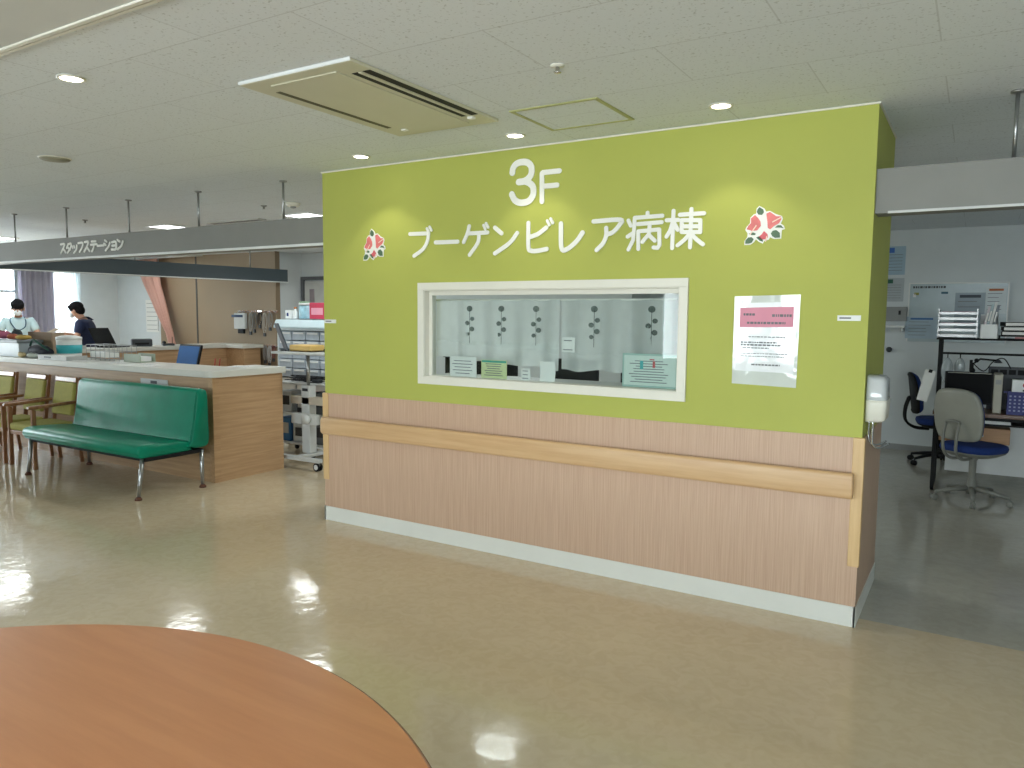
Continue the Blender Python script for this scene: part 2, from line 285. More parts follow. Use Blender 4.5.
for i,w in enumerate(LEFT): window_frame('window_%d'%(i+5),*w,XW-.075,'y',[(w[0]+w[1])/2] if w[1]-w[0]>1 else [],[1.95])
b=MB(); b.box(XE,XE+.12,YR-.15,YK,0,H); struct('wall_right',b,M_white,'white wall at the right side')
# back walls: white end + panelled part, recess, office back wall
b=MB(); b.box(XW,-13.6,9.0,9.1,0,H); struct('wall_back',b,M_white,'pale wall lit by the far window')
b=MB(); 
b.box(-13.6,-10.32,9.0,9.1,0,H)
o=struct('wall_back',b,M_brownwall,'beige brown panelled wall behind the staff station')
b=MB(); 
for x in (-12.46,): b.box(x-.02,x+.02,8.994,9.0,0,H)
struct('trim_2',b,M_seam,'dark vertical joint strip on the brown wall')
b=MB(); b.box(-10.32,-4.0,9.6,9.7,0,H); b.box(-10.42,-10.32,9.1,9.7,0,H); b.box(-4.1,-4.0,9.7,YK,0,H); b.box(-4.0,XE,YK,YK+.1,0,H)
struct('wall_back',b,M_white,'white wall at the back of the office')
b=MB(); b.box(-4.0,XE,YK-.012,YK,0,.07); b.build('baseboard_back',M_grey); bpy.data.objects['baseboard_back']['kind']='structure'
# sliding door with frame on the recessed wall
b=MB(); b.box(-10.3+.0,-10.24,9.55,9.6,0,2.24); b.box(-10.24,-9.2,9.55,9.6,2.18,2.24); b.box(-9.2,-9.14,9.55,9.6,0,2.24)
dr=struct('door_1',b,mat('door_frame_dark',(96,100,104),.5),'pale sliding door behind the drawer cabinet')
b=MB(); b.box(-10.22,-9.22,9.57,9.598,.02,2.16); b.build('door_panel',mat('door_pale',(196,198,194),.5),dr)
b=MB(); b.box(-10.08,-9.98,9.55,9.572,.9,2.02); b.build('door_window',mat('door_glass_grey',(150,140,145),.2),dr)
# green wall with its window opening
WX0,WX1,WZ0,WZ1=-3.275,-1.445,1.165,1.765
b=MB(); holed(b,XL,XR,0,H-.008,[(WX0,WX1,WZ0,WZ1)],D,D+.12,'x')
b.box(XL,XL+.12,D+.12,YB,0,H-.008); b.box(XR-.12,XR,D+.12,YB,0,H-.008)
struct('wall_front',b,M_green,'lime green wall of the ward reception')
b=MB(); b.box(XL-.008,XR+.008,D-.008,YB,H-.008,H); struct('trim_3',b,M_offwhite,'thin white moulding where the green wall meets the ceiling')
b=MB(); b.box(XL-.008,XR+.008,D-.008,D,.108,.99); b.box(XR,XR+.008,D,YB,.108,.99); b.box(XL-.008,XL,D,YB,.108,.99)
struct('trim_4',b,M_dado,'pale oak dado panel on the lower half of the green wall')
b=MB(); b.box(XL-.01,XR+.01,D-.012,D,0,.108); b.box(XR,XR+.012,D-.012,YB,0,.108); b.box(XL-.012,XL,D-.012,YB,0,.108); struct('baseboard_front',b,M_base,'white baseboard under the oak panel')
for x0,x1,lb in ((XL-.016,XL+.04,'light wood corner guard at the left end'),(XR-.04,XR+.016,'light wood corner guard at the right end')):
    b=MB(); b.box(x0,x1,D-.016,D+.03,.32,.992); struct('trim_%d'%(5 if x0<-2 else 6),b,M_guard,lb,bevel=.004)
# window frame in the green wall
b=MB(); t=.05
b.box(WX0-t,WX1+t,D-.02,D,WZ0-t,WZ0); b.box(WX0-t,WX1+t,D-.02,D,WZ1,WZ1+t); b.box(WX0-t,WX0,D-.02,D,WZ0,WZ1); b.box(WX1,WX1+t,D-.02,D,WZ0,WZ1)
e=.006
b.box(WX0,WX1,D-.015,D+.12,WZ0,WZ0+e); b.box(WX0,WX1,D-.015,D+.12,WZ1-e,WZ1); b.box(WX0,WX0+e,D-.015,D+.12,WZ0+e,WZ1-e); b.box(WX1-e,WX1,D-.015,D+.12,WZ0+e,WZ1-e)
wf=struct('window_20',b,M_offwhite,'off-white framed reception window in the green wall',bevel=.002)
b=MB(); b.box(WX0+e,WX1-e,D+.05,D+.056,WZ0+e,WZ1-e); b.build('pane',glassy('reception_glass',(.93,.96,.95),1.38),wf)
b=MB(); b.box(WX0+e,WX1-e,D+.04,D+.066,WZ1-.035,WZ1-e); b.box(WX0+e,WX0+.03,D+.04,D+.066,WZ0+e,WZ1-.035); b.build('sash',M_offwhite,wf)
# ------------------------------------------------------------------ ward name letters
names={'3':('numeral 3 above the ward name',.05,'numeral'),'F':('capital letter F beside the numeral 3',.038,'letter'),
'bu':('first katakana at the left end of the ward name',.032,'letter'),'dash':('long dash stroke, second in the ward name',.034,'letter'),'ge':('third katakana, with two small ticks, after the long dash',.032,'letter'),
'n':('fourth katakana, a short tick over one rising curve',.034,'letter'),'bi':('fifth katakana with two ticks, below the letter F',.034,'letter'),'re':('sixth katakana, a single upright hook stroke',.036,'letter'),
'a':('seventh katakana, last before the two kanji',.032,'letter'),'byo':('first of the two kanji in the ward name',.028,'letter'),'to':('last kanji at the right end of the ward name',.028,'letter')}
for k,(lb,w,nm) in names.items():
    b=MB()
    sts=[]
    for st in LET[k]:
        if k=='to' and len(st)==5: sts+=[[st[0],st[1]],[st[1],st[2]],[st[2],st[3]],[st[3],st[4]]]
        else: sts.append(st)
    for st in sts:
        crv = k in('3','bu','ge','n','bi','re','a') and len(st)>2
        if k=='to' and len(st)==5: crv=False
        tk=(k in('bu','ge','bi') and len(st)==2 and math.dist(st[0],st[1])<.045)
        stroke(b,st,(.019 if tk else w*.82),D-.007,D-.001,crv)
    tag(b.build('sign_'+nm,M_letter),'white raised '+lb,'sign letter','raised white letters of the ward sign')
# flower stickers
def poly(mb,pts,y0,y1,cx=0,cz=0,s=1): mb.prism([(cx+x*s,cz+z*s) for x,z in pts],y0,y1)
pk=mat('sticker_coral',(226,122,120),.5,var=.18,scale=18); pk2=mat('sticker_rose',(214,96,104),.5,var=.1,scale=20); lf=mat('sticker_leaf',(84,112,84),.5,var=.1,scale=20)
M_vein=mat('sticker_vein',(244,214,196),.5)
def flower(cx,cz,s,lb,rot=0):
    t=thing('flower_decal',lb,'wall decal',(cx,D,cz),0,'flower decals either side of the ward name')
    t.scale=(s[0],1,s[1]); t.rotation_euler=(0,rot,0)
    b=MB(); poly(b,FLW['back'],-.004,0); b.build('backing',M_letter,t)
    for i in range(1,4): b=MB(); poly(b,FLW['p%d'%i],-.006,-.004); b.build('petal',[pk,pk,pk2][i-1],t)
    for i in range(1,7): b=MB(); poly(b,FLW['l%d'%i],-.006,-.004); b.build('leaf',lf,t)
    vein=M_vein
    for a,c in (((-.07,-.03),(-.04,.015)),((.045,.03),(.085,.05)),((.012,-.07),(.018,-.045))): b=MB(); stroke(b,[a,c],.006,-.007,-.006,False); b.build('stamen',vein,t)
flower(-.996,2.07,(1,1),'coral bougainvillea decal near the right end of the green wall')
flower(-3.735,2.075,(1.0,1.12),'coral bougainvillea decal left of the ward name',.04)
# laminated notice
t=thing('laminated_notice','white laminated notice with a pink heading taped right of the reception window','notice',(-.965,D,1.473))
film=mat('clear_film',(205,212,205),.08,spec=.8,bump=.25,bscale=9)
b=MB(); b.prism([(-.172,.238),(.17,.245),(.166,-.245),(-.172,-.238)],-.0025,0); b.build('film_sleeve',film,t)
pg=mat('glossy_page',(232,236,238),.12,spec=.9,bump=.35,bscale=7,coat=.4)
b=MB(); b.prism([(-.158,.2),(.155,.208),(.15,-.17),(-.158,-.165)],-.0045,-.0025); b.build('page',pg,t)
b=MB(); b.prism([(-.14,.175),(.14,.183),(.14,.075),(-.14,.07)],-.0055,-.0045); b.build('pink_heading',M_pink,t)
b=MB(); random.seed(3)
for z,x0,x1,h in ((.14,-.12,-.06,.012),(.135,.03,.13,.014),(.095,-.1,.1,.012),(.02,-.09,.1,.005),(-.01,-.13,.06,.008),(-.024,-.13,.08,.009),(-.04,-.12,.02,.006),(-.07,-.13,.12,.004),(-.085,-.13,.1,.004),(-.13,-.07,.08,.008)):
    x=x0
    while x<x1: 
        w=random.uniform(.006,.02); b.box(x,min(x+w,x1),-.0062,-.0055,z-h/2,z+h/2); x+=w+.004
b.build('printed_lines',M_print,t)
# small wall plates
for x0,x1,z0,z1,lb in ((-.612,-.502,1.588,1.608,'small white name plate near the right end of the green wall'),(-4.236,-4.12,1.528,1.55,'small white name plate at the left end of the green wall')):
    t=thing('name_plate',lb,'name plate',((x0+x1)/2,D,(z0+z1)/2)); w=(x1-x0)/2
    b=MB(); b.box(-w,w,-.006,0,-.014,.014); b.build('plate',M_whitep,t,.001)
    b=MB(); b.box(-w+.01,w-.045,-.0068,-.006,-.004,.004); b.build('printed_lines',M_print,t)
# handrail
t=thing('handrail','long beech handrail across the oak panel','handrail',(-2.35,D,.75))
def rr(w,h,r,n=5):
    out=[]
    for cx,cz,a0 in ((w/2-r,h/2-r,0),(-w/2+r,h/2-r,90),(-w/2+r,-h/2+r,180),(w/2-r,-h/2+r,270)):
        for k in range(n+1): a=math.radians(a0+90*k/n); out.append((cx+r*math.cos(a),cz+r*math.sin(a)))
    return out
b=MB(); R=[]
for x,s in ((-1.87,.6),(-1.865,.85),(-1.85,1),(1.85,1),(1.858,.9)): R.append([(x,-.067+y*s*1,z*s if s<1 and x<0 else z*min(1,s+.05)) for y,z in rr(.045,.132,.018)])
b.rings(R); b.build('rail',M_beech,t)
for x in (-1.7,-.85,0,.85,1.7):
    b=MB(); b.box(x-.02,x+.02,-.046,-.008,-.03,.02); b.build('bracket',M_guard,t,.003)
# ------------------------------------------------------------------ inside the reception window
t=thing('window_curtain','sheer white cafe curtain with grey sprig pattern behind the reception glass','curtain',(-2.5,4.33,1.7))
M_sheer2=sheer('white_hem',(240,244,242),.3)
M_sheer=sheer('white_sheer',(236,240,238),.2)
def wavy(mb,x0,x1,zt,zb0,zb1,amp,freq,y=0,n=90,m=8,ph=0,th=.0):
    R=[]
    for j in range(m+1):
        row=[]
        for i in range(n+1):
            u=i/n; x=x0+(x1-x0)*u; zb=zb0+(zb1-zb0)*u+.006*math.sin(u*17+ph); z=zt+(zb-zt)*j/m
            row.append((x,y+amp*(.4+.6*j/m)*math.sin(freq*x+ph+.3*math.sin(freq*.37*x)),z))
        R.append(row)
    mb.rings(R,cap=False,closed=False)
for x0,x1,zb0,zb1,ph in ((-.79,.2,-.4,-.455,0),(.205,.95,-.455,-.44,1.5)):
    b=MB(); wavy(b,x0,x1,.0,zb0,zb1,.026,27,0,120,8,ph); cp=b.build('curtain_panel',M_sheer,t)
    b=MB(); wavy(b,x0,x1,zb0+.115,zb0+.108,(zb1+.108),.027,27,-.002,120,1,ph); b.build('seam',M_sheer2,cp)
gr=sheer('grey_sprig_print',(120,136,130),.45)
for i,x in enumerate((-.5,-.24,.03,.45,.83)):
    b=MB(); z=-.05
    b.box(x-.002,x+.002,-.016,-.0155,-.3,-.06)
    for dx,dz,r in ((0,-.06,.024),(.022,-.13,.018),(-.02,-.16,.019),(.02,-.2,.02),(-.018,-.235,.016)):
        b.prism([(x+dx+r*math.cos(a*PI/6),dz+r*.85*math.sin(a*PI/6)) for a in range(12)],-.0165,-.016)
    b.build('sprig',gr,t)
b=MB(); b.tube([(-.8,.0,.0),(.98,0,.0)],.006); b.build('rod',M_letter,t)
# notices standing on the sill behind the glass
def notice(x0,x1,z0,z1,y,lb,m=M_paper,lines=5,tilt=0,group=None,name='notice',hdr=None,frame=None):
    t=thing(name,lb,'notice',((x0+x1)/2,y,z0),0,group); w=(x1-x0)/2; h=z1-z0; t.rotation_euler=(tilt,0,0)
    b=MB(); b.box(-w,w,0,.003,0,h); b.build('card' ,m if not frame else frame,t,.0008)
    if frame: b=MB(); b.box(-w+.012,w-.012,-.001,0,.012,h-.012); b.build('page',m,t)
    if hdr: b=MB(); b.box(-w+.006,w-.006,-.0016,-.0002,h*.86,h*.97); b.build('heading_band',hdr,t)
    b=MB(); random.seed(int(abs(x0)*100))
    for i in range(lines):
        z=h*(.78-.62*i/max(1,lines-1)); L=random.uniform(.5,.8)*w; b.box(-L,L*.9,-.0022,-.001,z-.0025,z+.0025)
    b.build('printed_lines',M_print,t); return t
SY=4.25
b=MB(); b.box(WX0-.1,WX1+.1,4.287,4.62,1.12,1.16); b.box(WX0-.05,WX0,4.3,4.6,0,1.12); b.box(WX1,WX1+.05,4.3,4.6,0,1.12)
tag(b.build('reception_shelf',M_lgrey),'grey shelf counter inside the reception window','shelf')
GW='notices inside the reception window'
SZ=WZ0+.007
notice(-3.13,-2.905,SZ,1.31,4.262,'white printed card at the left end of the reception window',group=GW)
notice(-2.865,-2.66,SZ,1.295,4.262,'green bordered card second from the left in the reception window',m=mat('yellow_green_card',(214,222,170),.6),hdr=mat('teal_band',(60,170,150),.6),group=GW,lines=6)
notice(-2.55,-2.48,SZ,1.25,4.262,'tiny white stand card with a dark emblem in the reception window',group=GW,lines=3)
n=notice(-1.83,-1.48,SZ,1.375,4.262,'large pale green framed notice at the right of the reception window',m=mat('pale_page',(206,220,212),.5),frame=mat('pale_teal_frame',(158,188,178),.4),group=GW,lines=9)
b=MB(); b.box(-.06,-.04,-.003,-.0012,.11,.16); b.build('teal_figure',mat('teal_ink',(70,170,170),.6),n)
b=MB(); b.box(.02,.035,-.003,-.0012,.12,.16); b.box(.0,.03,-.003,-.0012,.165,.172); b.build('red_figure',mat('red_ink',(200,90,90),.6),n)
# curled paper
t=thing('paper_slip','blank curled white paper slip hanging in the middle of the reception window','paper',(-2.355,4.265,SZ),0,GW)
b=MB(); R=[[( -.055+.008*math.sin(j*.5)+.11*i/6,-.006*math.sin(i/6*PI)-.004*j/6,.13*j/6) for i in range(7)] for j in range(7)]
b.rings(R,cap=False,closed=False); b.build('sheet',M_paper,t)
notice(-2.27,-2.175,1.365,1.46,4.3,'small white note pinned on the sheer curtain',group=GW,lines=2)
# dim equipment on the shelf inside
t=thing('desk_monitor','dark monitor seen below the sheer curtain behind the curled slip','monitor',(-2.44,4.8,.75))
b=MB(); b.box(-.2,.2,-.015,.015,.3,.54); b.build('screen',M_black,t,.004)
b=MB(); b.tube([(0,.01,0),(0,.01,.34)],.016); b.lathe([(.1,0),(.1,.012),(.02,.02)]); b.build('stand',M_black,t)
b=MB(); b.box(-3.7,-.75,4.63,5.0,.7,.75); b.box(-3.7,-3.66,4.63,5.0,0,.7); b.box(-.79,-.75,4.63,5.0,0,.7); tag(b.build('office_desk',M_dark),'dark desk behind the reception window','desk')
t=thing('printer','black printer behind the framed notice in the reception window','printer',(-1.72,4.82,.75))
b=MB(); b.box(-.3,.26,-.16,.16,0,.52); b.build('body',M_black,t,.02)
b=MB(); b.box(-.2,.2,-.18,-.16,.1,.16); b.build('paper_tray',M_dark,t,.004)
t=thing('binder_row_box','black box behind the left card in the reception window','box',(-3.2,4.82,.75))
b=MB(); b.box(-.3,.22,-.12,.12,0,.52); b.build('body',M_black,t,.006); b=MB(); b.box(-.31,.23,-.13,.13,.52,.545); b.build('lid',M_dark,t,.004)
# ------------------------------------------------------------------ ceiling things
t=thing('ceiling_air_conditioner','large off-white cassette air conditioner with two long slots in the ceiling','air conditioner',(-2.6,2.945,H))
M_ac=mat('ac_ivory',(206,204,182),.5,var=.02); M_slot=mat('ac_slot_black',(12,12,12),.7)
b=MB(); b.prism([(-.345,-.565),(.345,-.565),(.345,.565),(-.345,.565)],-.016,0,'xy'); b.build('panel',M_ac,t,.004)
b=MB(); b.box(-.345,.345,-.569,-.565,-.014,0); b.build('front_lip',M_edge,t)
b=MB(); b.box(-.21,.2,-.5,.5,-.022,-.016); b.build('grille_cover',M_ac,t,.004)
for x,w in ((-.262,.03),(.25,.034),(.316,.042)):
    b=MB(); b.box(x-w/2,x+w/2,-.44 if x>0 else -.41,.38,-.0172,-.015); b.build('slot',M_slot if x>0 else mat('ac_slot_shade',(88,86,62),.7),t)
b=MB(); b.box(.27,.29,-.44,.38,-.021,-.0165); b.build('louver',M_ac,t,.002)
for x,y in ((-.2,.43),(.27,.405)): b=MB(); b.box(x-.012,x+.022,y-.012,y+.02,-.028,-.016); b.build('louver_clip',M_letter,t,.002)
t=thing('ceiling_hatch','square access hatch with thin olive metal frame in the ceiling','hatch',(-1.875,3.64,H))
hm=mat('hatch_frame_olive',(170,172,120),.5)
b=MB(); w=.25; h=.235
b.box(-w,w,-h,-h+.02,-.006,0); b.box(-w,w,h-.02,h,-.006,0); b.box(-w,-w+.02,-h+.02,h-.02,-.006,0); b.box(w-.02,w,-h+.02,h-.02,-.006,0); b.build('frame',hm,t)
b=MB(); b.box(-w+.02,w-.02,-h+.02,h-.02,-.003,0); b.build('panel',M_ceil,t)
M_lamp=mat('downlight_glow',(255,250,235),.4,emit=(255,248,225),es=14)
def downlight(x,y,lb,pw=9,r=.048):
    t=thing('downlight',lb,'ceiling light',(x,y,H),0,'round recessed downlights'); 
    b=MB(); b.lathe([(r+.012,-.001),(r+.012,-.006),(r,-.008),(r-.001,-.001)],n=32); b.build('trim_ring',M_offwhite,t)
    b=MB(); b.lathe([(r-.001,-.002),(r-.001,-.005),(.02,-.0075)],n=32); b.build('lens',M_lamp,t)
    l=bpy.data.lights.new('downlight_beam','SPOT'); l.energy=pw; l.spot_size=math.radians(100); l.spot_blend=.35; l.shadow_soft_size=.05; l.color=(1,.95,.84)
    o=bpy.data.objects.new('downlight_beam',l); COL.objects.link(o); o.parent=t; o.location=(0,0,-.02)
downlight(-3.55,1.95,'round downlight nearest the ceiling moulding, alone at the upper left',5,.048)
downlight(-3.58,3.87,'round downlight above the left end of the green wall')
downlight(-2.37,3.87,'round downlight above the numeral 3 of the green wall')
downlight(-1.15,3.84,'round downlight above the right end of the green wall')
M_panel=mat('panel_light_glow',(255,255,255),.4,emit=(250,255,255),es=5)
def panel(x,y,lb,pw=14):
    t=thing('square_ceiling_light',lb,'ceiling light',(x,y,H),0,'square ceiling lights over the staff station')
    b=MB(); w=.21; b.box(-w,w,-w,-w+.02,-.012,0); b.box(-w,w,w-.02,w,-.012,0); b.box(-w,-w+.02,-w+.02,w-.02,-.012,0); b.box(w-.02,w,-w+.02,w-.02,-.012,0); b.build('frame',M_whitep,t)
    b=MB(); b.box(-w+.02,w-.02,-w+.02,w-.02,-.009,0); b.build('diffuser',M_panel,t)
    l=bpy.data.lights.new('panel_lamp','AREA'); l.size=.4; l.energy=pw; l.color=(.95,1,1); o=bpy.data.objects.new('panel_lamp',l); COL.objects.link(o); o.parent=t; o.location=(0,0,-.02)
panel(-8.58,5.86,'glowing square ceiling light seen above the beam right of its lettering')
panel(-6.22,5.91,'glowing square ceiling light just left of the green wall')
panel(-3.78,5.95,'square ceiling light behind the reception window',38)
panel(-12.15,5.5,'square ceiling light at the left edge of the photo above the beam',22)
panel(-12.9,8.0,'added unseen fill light before the pink cubicle curtain',14)  # extra panel hidden from view, added to brighten the pale wall corner
panel(-8.72,8.15,'square ceiling light deeper in, above the brown wall side')
t=thing('ceiling_sprinkler','small chrome sprinkler head in the ceiling','sprinkler',(-1.57,2.9,H))
b=MB(); b.lathe([(.03,0),(.03,-.004),(.012,-.008)]); b.build('escutcheon',M_offwhite,t); b=MB(); b.lathe([(.009,-.006),(.009,-.025),(.016,-.027),(.016,-.031),(.004,-.035)]); b.build('head',M_chrome,t)
t=thing('smoke_detector','round white smoke detector near the hanging rod by the green wall','smoke detector',(-5.66,5.17,H))
b=MB(); b.lathe([(.07,0),(.07,-.012),(.055,-.03),(.05,-.034)]); b.build('housing',M_offwhite,t); b=MB(); b.lathe([(.028,-.032),(.028,-.045),(.012,-.05)]); b.build('sensor',M_grey,t)
t=thing('ceiling_speaker','flat round disc set in the ceiling at the upper left','speaker',(-5.49,2.88,H))
b=MB(); b.lathe([(.095,0),(.095,-.008),(.088,-.014),(.02,-.016)],n=32); b.build('cover',mat('disc_khaki',(150,148,128),.6),t); b=MB(); b.lathe([(.102,0),(.102,-.004),(.095,-.006)],n=32); b.build('rim',M_offwhite,t)
t=thing('air_diffuser','long flat grey air diffuser in the ceiling behind the beam','air vent',(-7.35,5.85,H))
b=MB(); b.box(-.45,.45,-.06,.06,-.012,0); b.build('frame',M_lgrey,t,.003); b=MB(); b.box(-.42,.42,-.03,-.008,-.013,-.011); b.box(-.42,.42,.008,.03,-.013,-.011); b.build('slot',M_dark,t)
for x,y,lb in ((-8.85,4.95,'tiny dark ceiling fitting above the first letters'),(-6.05,5.15,'tiny dark ceiling fitting left of the smoke detector')):
    t=thing('sprinkler_cap',lb,'sprinkler',(x,y,H)); b=MB(); b.lathe([(.03,0),(.03,-.006),(.012,-.012)]); b.build('escutcheon',M_grey,t); b=MB(); b.lathe([(.01,-.01),(.01,-.03),(.016,-.034)]); b.build('head',M_steel,t)
# hanging beams
BZ0,BZ1=2.118,2.335
t=thing('hanging_sign_beam','long grey hanging beam lettered in white over the staff station','sign beam',(-7.5,4.27,BZ0))
b=MB(); b.box(-10.9,XL-.001,4.2,4.35,BZ0,BZ1); b.build('board',M_beam,t,off=W(t))
b=MB(); b.box(-10.9,XL-.001,4.186,4.2,BZ0-.004,BZ0+.016); b.build('edge_strip',M_edge,t,off=W(t))
b=MB()
for st in BT: stroke(b,st,.021,4.196,4.2,True)
b.build('lettering',M_letter,t,off=W(t))
def rods(t,xs,y):
    for x in xs:
        b=MB(); b.tube([(x,y,BZ1),(x,y,H)],.009,8); b.lathe([(.03,H-BZ0),(.03,H-BZ0-.01),(.012,H-BZ0-.014)],(x,y,BZ0)); b.build('hanging_rod',M_steel,t,off=W(t))
rods(t,(-9.02,-7.98,-6.9,-5.86,-4.79),4.275)
t=thing('hanging_beam','slate grey hanging beam running back over the staff station, unlettered','beam',(-10.6,6.8,BZ0))
Mx=Matrix.Translation((-10.66,4.352,0))@Matrix.Rotation(math.radians(-5.5),4,'Z')
b=MB(); b.box(-.075,.075,0.03,4.78,BZ0,BZ1,Mx); b.build('board',M_beamdk,t,off=W(t))
b=MB(); b.box(.075,.083,0.03,4.78,BZ0-.004,BZ0+.012,Mx); b.build('edge_strip',M_edge,t,off=W(t))
for yy in (2.2,4.1):
    p=Mx@Vector((0,yy,0)); b=MB(); b.tube([(p.x,p.y,BZ1),(p.x,p.y,H)],.009,8); b.lathe([(.03,H-BZ0),(.03,H-BZ0-.01),(.012,H-BZ0-.014)],(p.x,p.y,BZ0)); b.build('hanging_rod',M_steel,t,off=W(t))
t=thing('hanging_beam','plain grey hanging beam joining the right side of the green wall','beam',(1.2,4.27,BZ0))
b=MB(); b.box(XR+.001,XE-.001,4.2,4.35,BZ0,BZ1); b.build('board',M_beam,t,off=W(t))
b=MB(); b.box(XR+.06,XE-.001,4.19,4.2,BZ0-.004,BZ0+.008); b.build('edge_strip',M_lgrey,t,off=W(t))
rods(t,(.1,1.4,2.6),4.275)
# ------------------------------------------------------------------ round table
t=thing('round_table','large round cherry wood table in the foreground','table',(-1.495,.206,0))
b=MB(); b.lathe([(1.105,.69),(1.109,.694),(1.109,.712),(1.1,.72),(.0005,.7201)],n=128); tt=b.build('tabletop',M_table,t)
for p in tt.data.polygons: p.use_smooth=False
b=MB(); b.lathe([(1.1095,.688),(1.1105,.692),(1.1105,.71),(1.1095,.713),(1.1085,.69)],n=128); b.build('edge_band',M_tedge,t)
b=MB(); b.lathe([(.09,.03),(.06,.06),(.05,.1),(.05,.6),(.12,.66),(.3,.688)]); b.build('pedestal',M_steel,t)
for k in range(4):
    a=PI/4+k*PI/2; b=MB(); b.tube([(0,0,.06),(.3*math.cos(a),.3*math.sin(a),.05),(.62*math.cos(a),.62*math.sin(a),.03)],[.035,.03,.022],8); f=b.build('foot',M_steel,t)
    b=MB(); b.lathe([(.03,0),(.03,.012),(.015,.02)],(.62*math.cos(a),.62*math.sin(a),0)); b.build('glide',M_black,f)
# ------------------------------------------------------------------ green bench
t=thing('waiting_bench','green vinyl waiting bench with back and steel legs beside the counter','bench',(-6.92,4.05,0))
x0,x1=-.965,.95
def rrect(y0,y1,z0,z1,r,n=5):
    out=[]
    for cy,cz,a0 in ((y1-r,z1-r,0),(y0+r,z1-r,90),(y0+r,z0+r,180),(y1-r,z0+r,270)):
        for k in range(n+1): a=math.radians(a0+90*k/n); out.append((cy+r*math.cos(a),cz+r*math.sin(a)))
    return out
prof=[(-.33,.37),(-.35,.40),(-.345,.44),(-.31,.465),(-.2,.47),(.14,.445),(.17,.38),(.15,.36),(-.28,.355)]
prof=[(p[0],p[1]) for p in smooth([(a,c,0) for a,c in prof+[prof[0]]],4)][:-1]
def extrude_x(mb,prof,xa,xb,rnd=.02):
    cy=sum(p[0] for p in prof)/len(prof); cz=sum(p[1] for p in prof)/len(prof); R=[]
    for x,s in ((xa,.90),(xa+rnd*.3,.97),(xa+rnd,1),(xb-rnd,1),(xb-rnd*.3,.97),(xb,.90)): R.append([(x,cy+(y-cy)*s,cz+(z-cz)*s) for y,z in prof])
    mb.rings(R)
b=MB(); extrude_x(b,prof,x0,x1,.03); b.build('seat_cushion',M_vinyl,t)
prof=[(.12,.40),(.15,.47),(.185,.66),(.215,.86),(.24,.905),(.29,.905),(.32,.86),(.325,.6),(.32,.40),(.22,.375)]
prof=[(p[0],p[1]) for p in smooth([(a,c,0) for a,c in prof+[prof[0]]],4)][:-1]
b=MB(); x1=.985; extrude_x(b,prof,x0+.0,x1,.03); bb=b.build('backrest',M_vinyl,t)
b=MB(); b.tube(smooth([(x1-.012,.13,.45),(x1-.008,.165,.62),(x1-.01,.2,.84),(x1-.03,.235,.905)]),.004,6); b.build('piping',M_vinyl,bb)
b=MB(); b.box(x0+.03,x1-.03,-.29,.29,.325,.357); b.build('under_frame',M_black,t,.004)
for sx,fy,ty in ((-.955,-.33,-.29),(.965,-.34,-.29),(-.975,.28,.27),(.99,.27,.27)):
    b=MB(); b.tube([(sx*.95,ty,.35),(sx*.95,(ty+fy)/2,.17),(sx*.955,fy,.02)],[.019,.018,.014],12); l=b.build('leg',M_steel,t)
    b=MB(); b.lathe([(.03,0),(.03,.012),(.016,.03)],(sx*.955,fy,0)); b.build('foot_cap',mat('brown_rubber',(96,58,40),.7),l)
# ------------------------------------------------------------------ armchairs
ct=thing('wooden_armchair','','chair',(-8.27,4.1,0),0,'wooden armchairs with olive cushions in a row along the counter')
b=MB(); b.box(-.22,.22,-.23,.2,.37,.445); b.build('seat',M_choliv,ct,.025,4)
b=MB(); b.box(-.215,.215,-.225,.2,.33,.37); b.build('seat_rail',M_chwood,ct,.004)
TM=Matrix.Translation((0,.2,.5))@Matrix.Rotation(math.radians(-9),4,'X')
b=MB(); b.box(-.19,.19,-.025,.025,.0,.35,TM); b.build('back_cushion',M_choliv,ct,.018,3)
b=MB(); b.box(-.205,.205,-.016,.016,.35,.405,TM); b.build('top_rail',wood('glossy_rail',(150,104,68),(170,124,84),'X',30,.25,15,0),ct,.008)
for s in (-1,1):
    b=MB(); b.prism([(-.235,0),(-.195,0),(-.19,.6),(-.23,.62)],s*.235-.018,s*.235+.018,'yz'); b.build('leg',M_chwood,ct,.004)
    b=MB(); b.prism([(.25,0),(.285,0),(.235,.42),(.29,.9),(.262,.905),(.195,.44)],s*.215-.014,s*.215+.014,'yz'); b.build('leg',M_chwood,ct,.004)
    b=MB(); b.prism([(-.27,.615),(-.26,.645),(-.1,.65),(.215,.665),(.21,.635),(-.2,.61)],s*.24-.024,s*.24+.024,'yz'); b.build('armrest',M_chwood,ct,.008)
CL=['wooden armchair with olive cushions right beside the green bench','middle wooden armchair with olive cushions, second from the green bench','wooden armchair with olive cushions cut by the left edge of the photo']
ct['label']=CL[0]
dup(ct,(-8.87,4.1,0),0,CL[1]); dup(ct,(-9.56,4.1,0),0,CL[2])
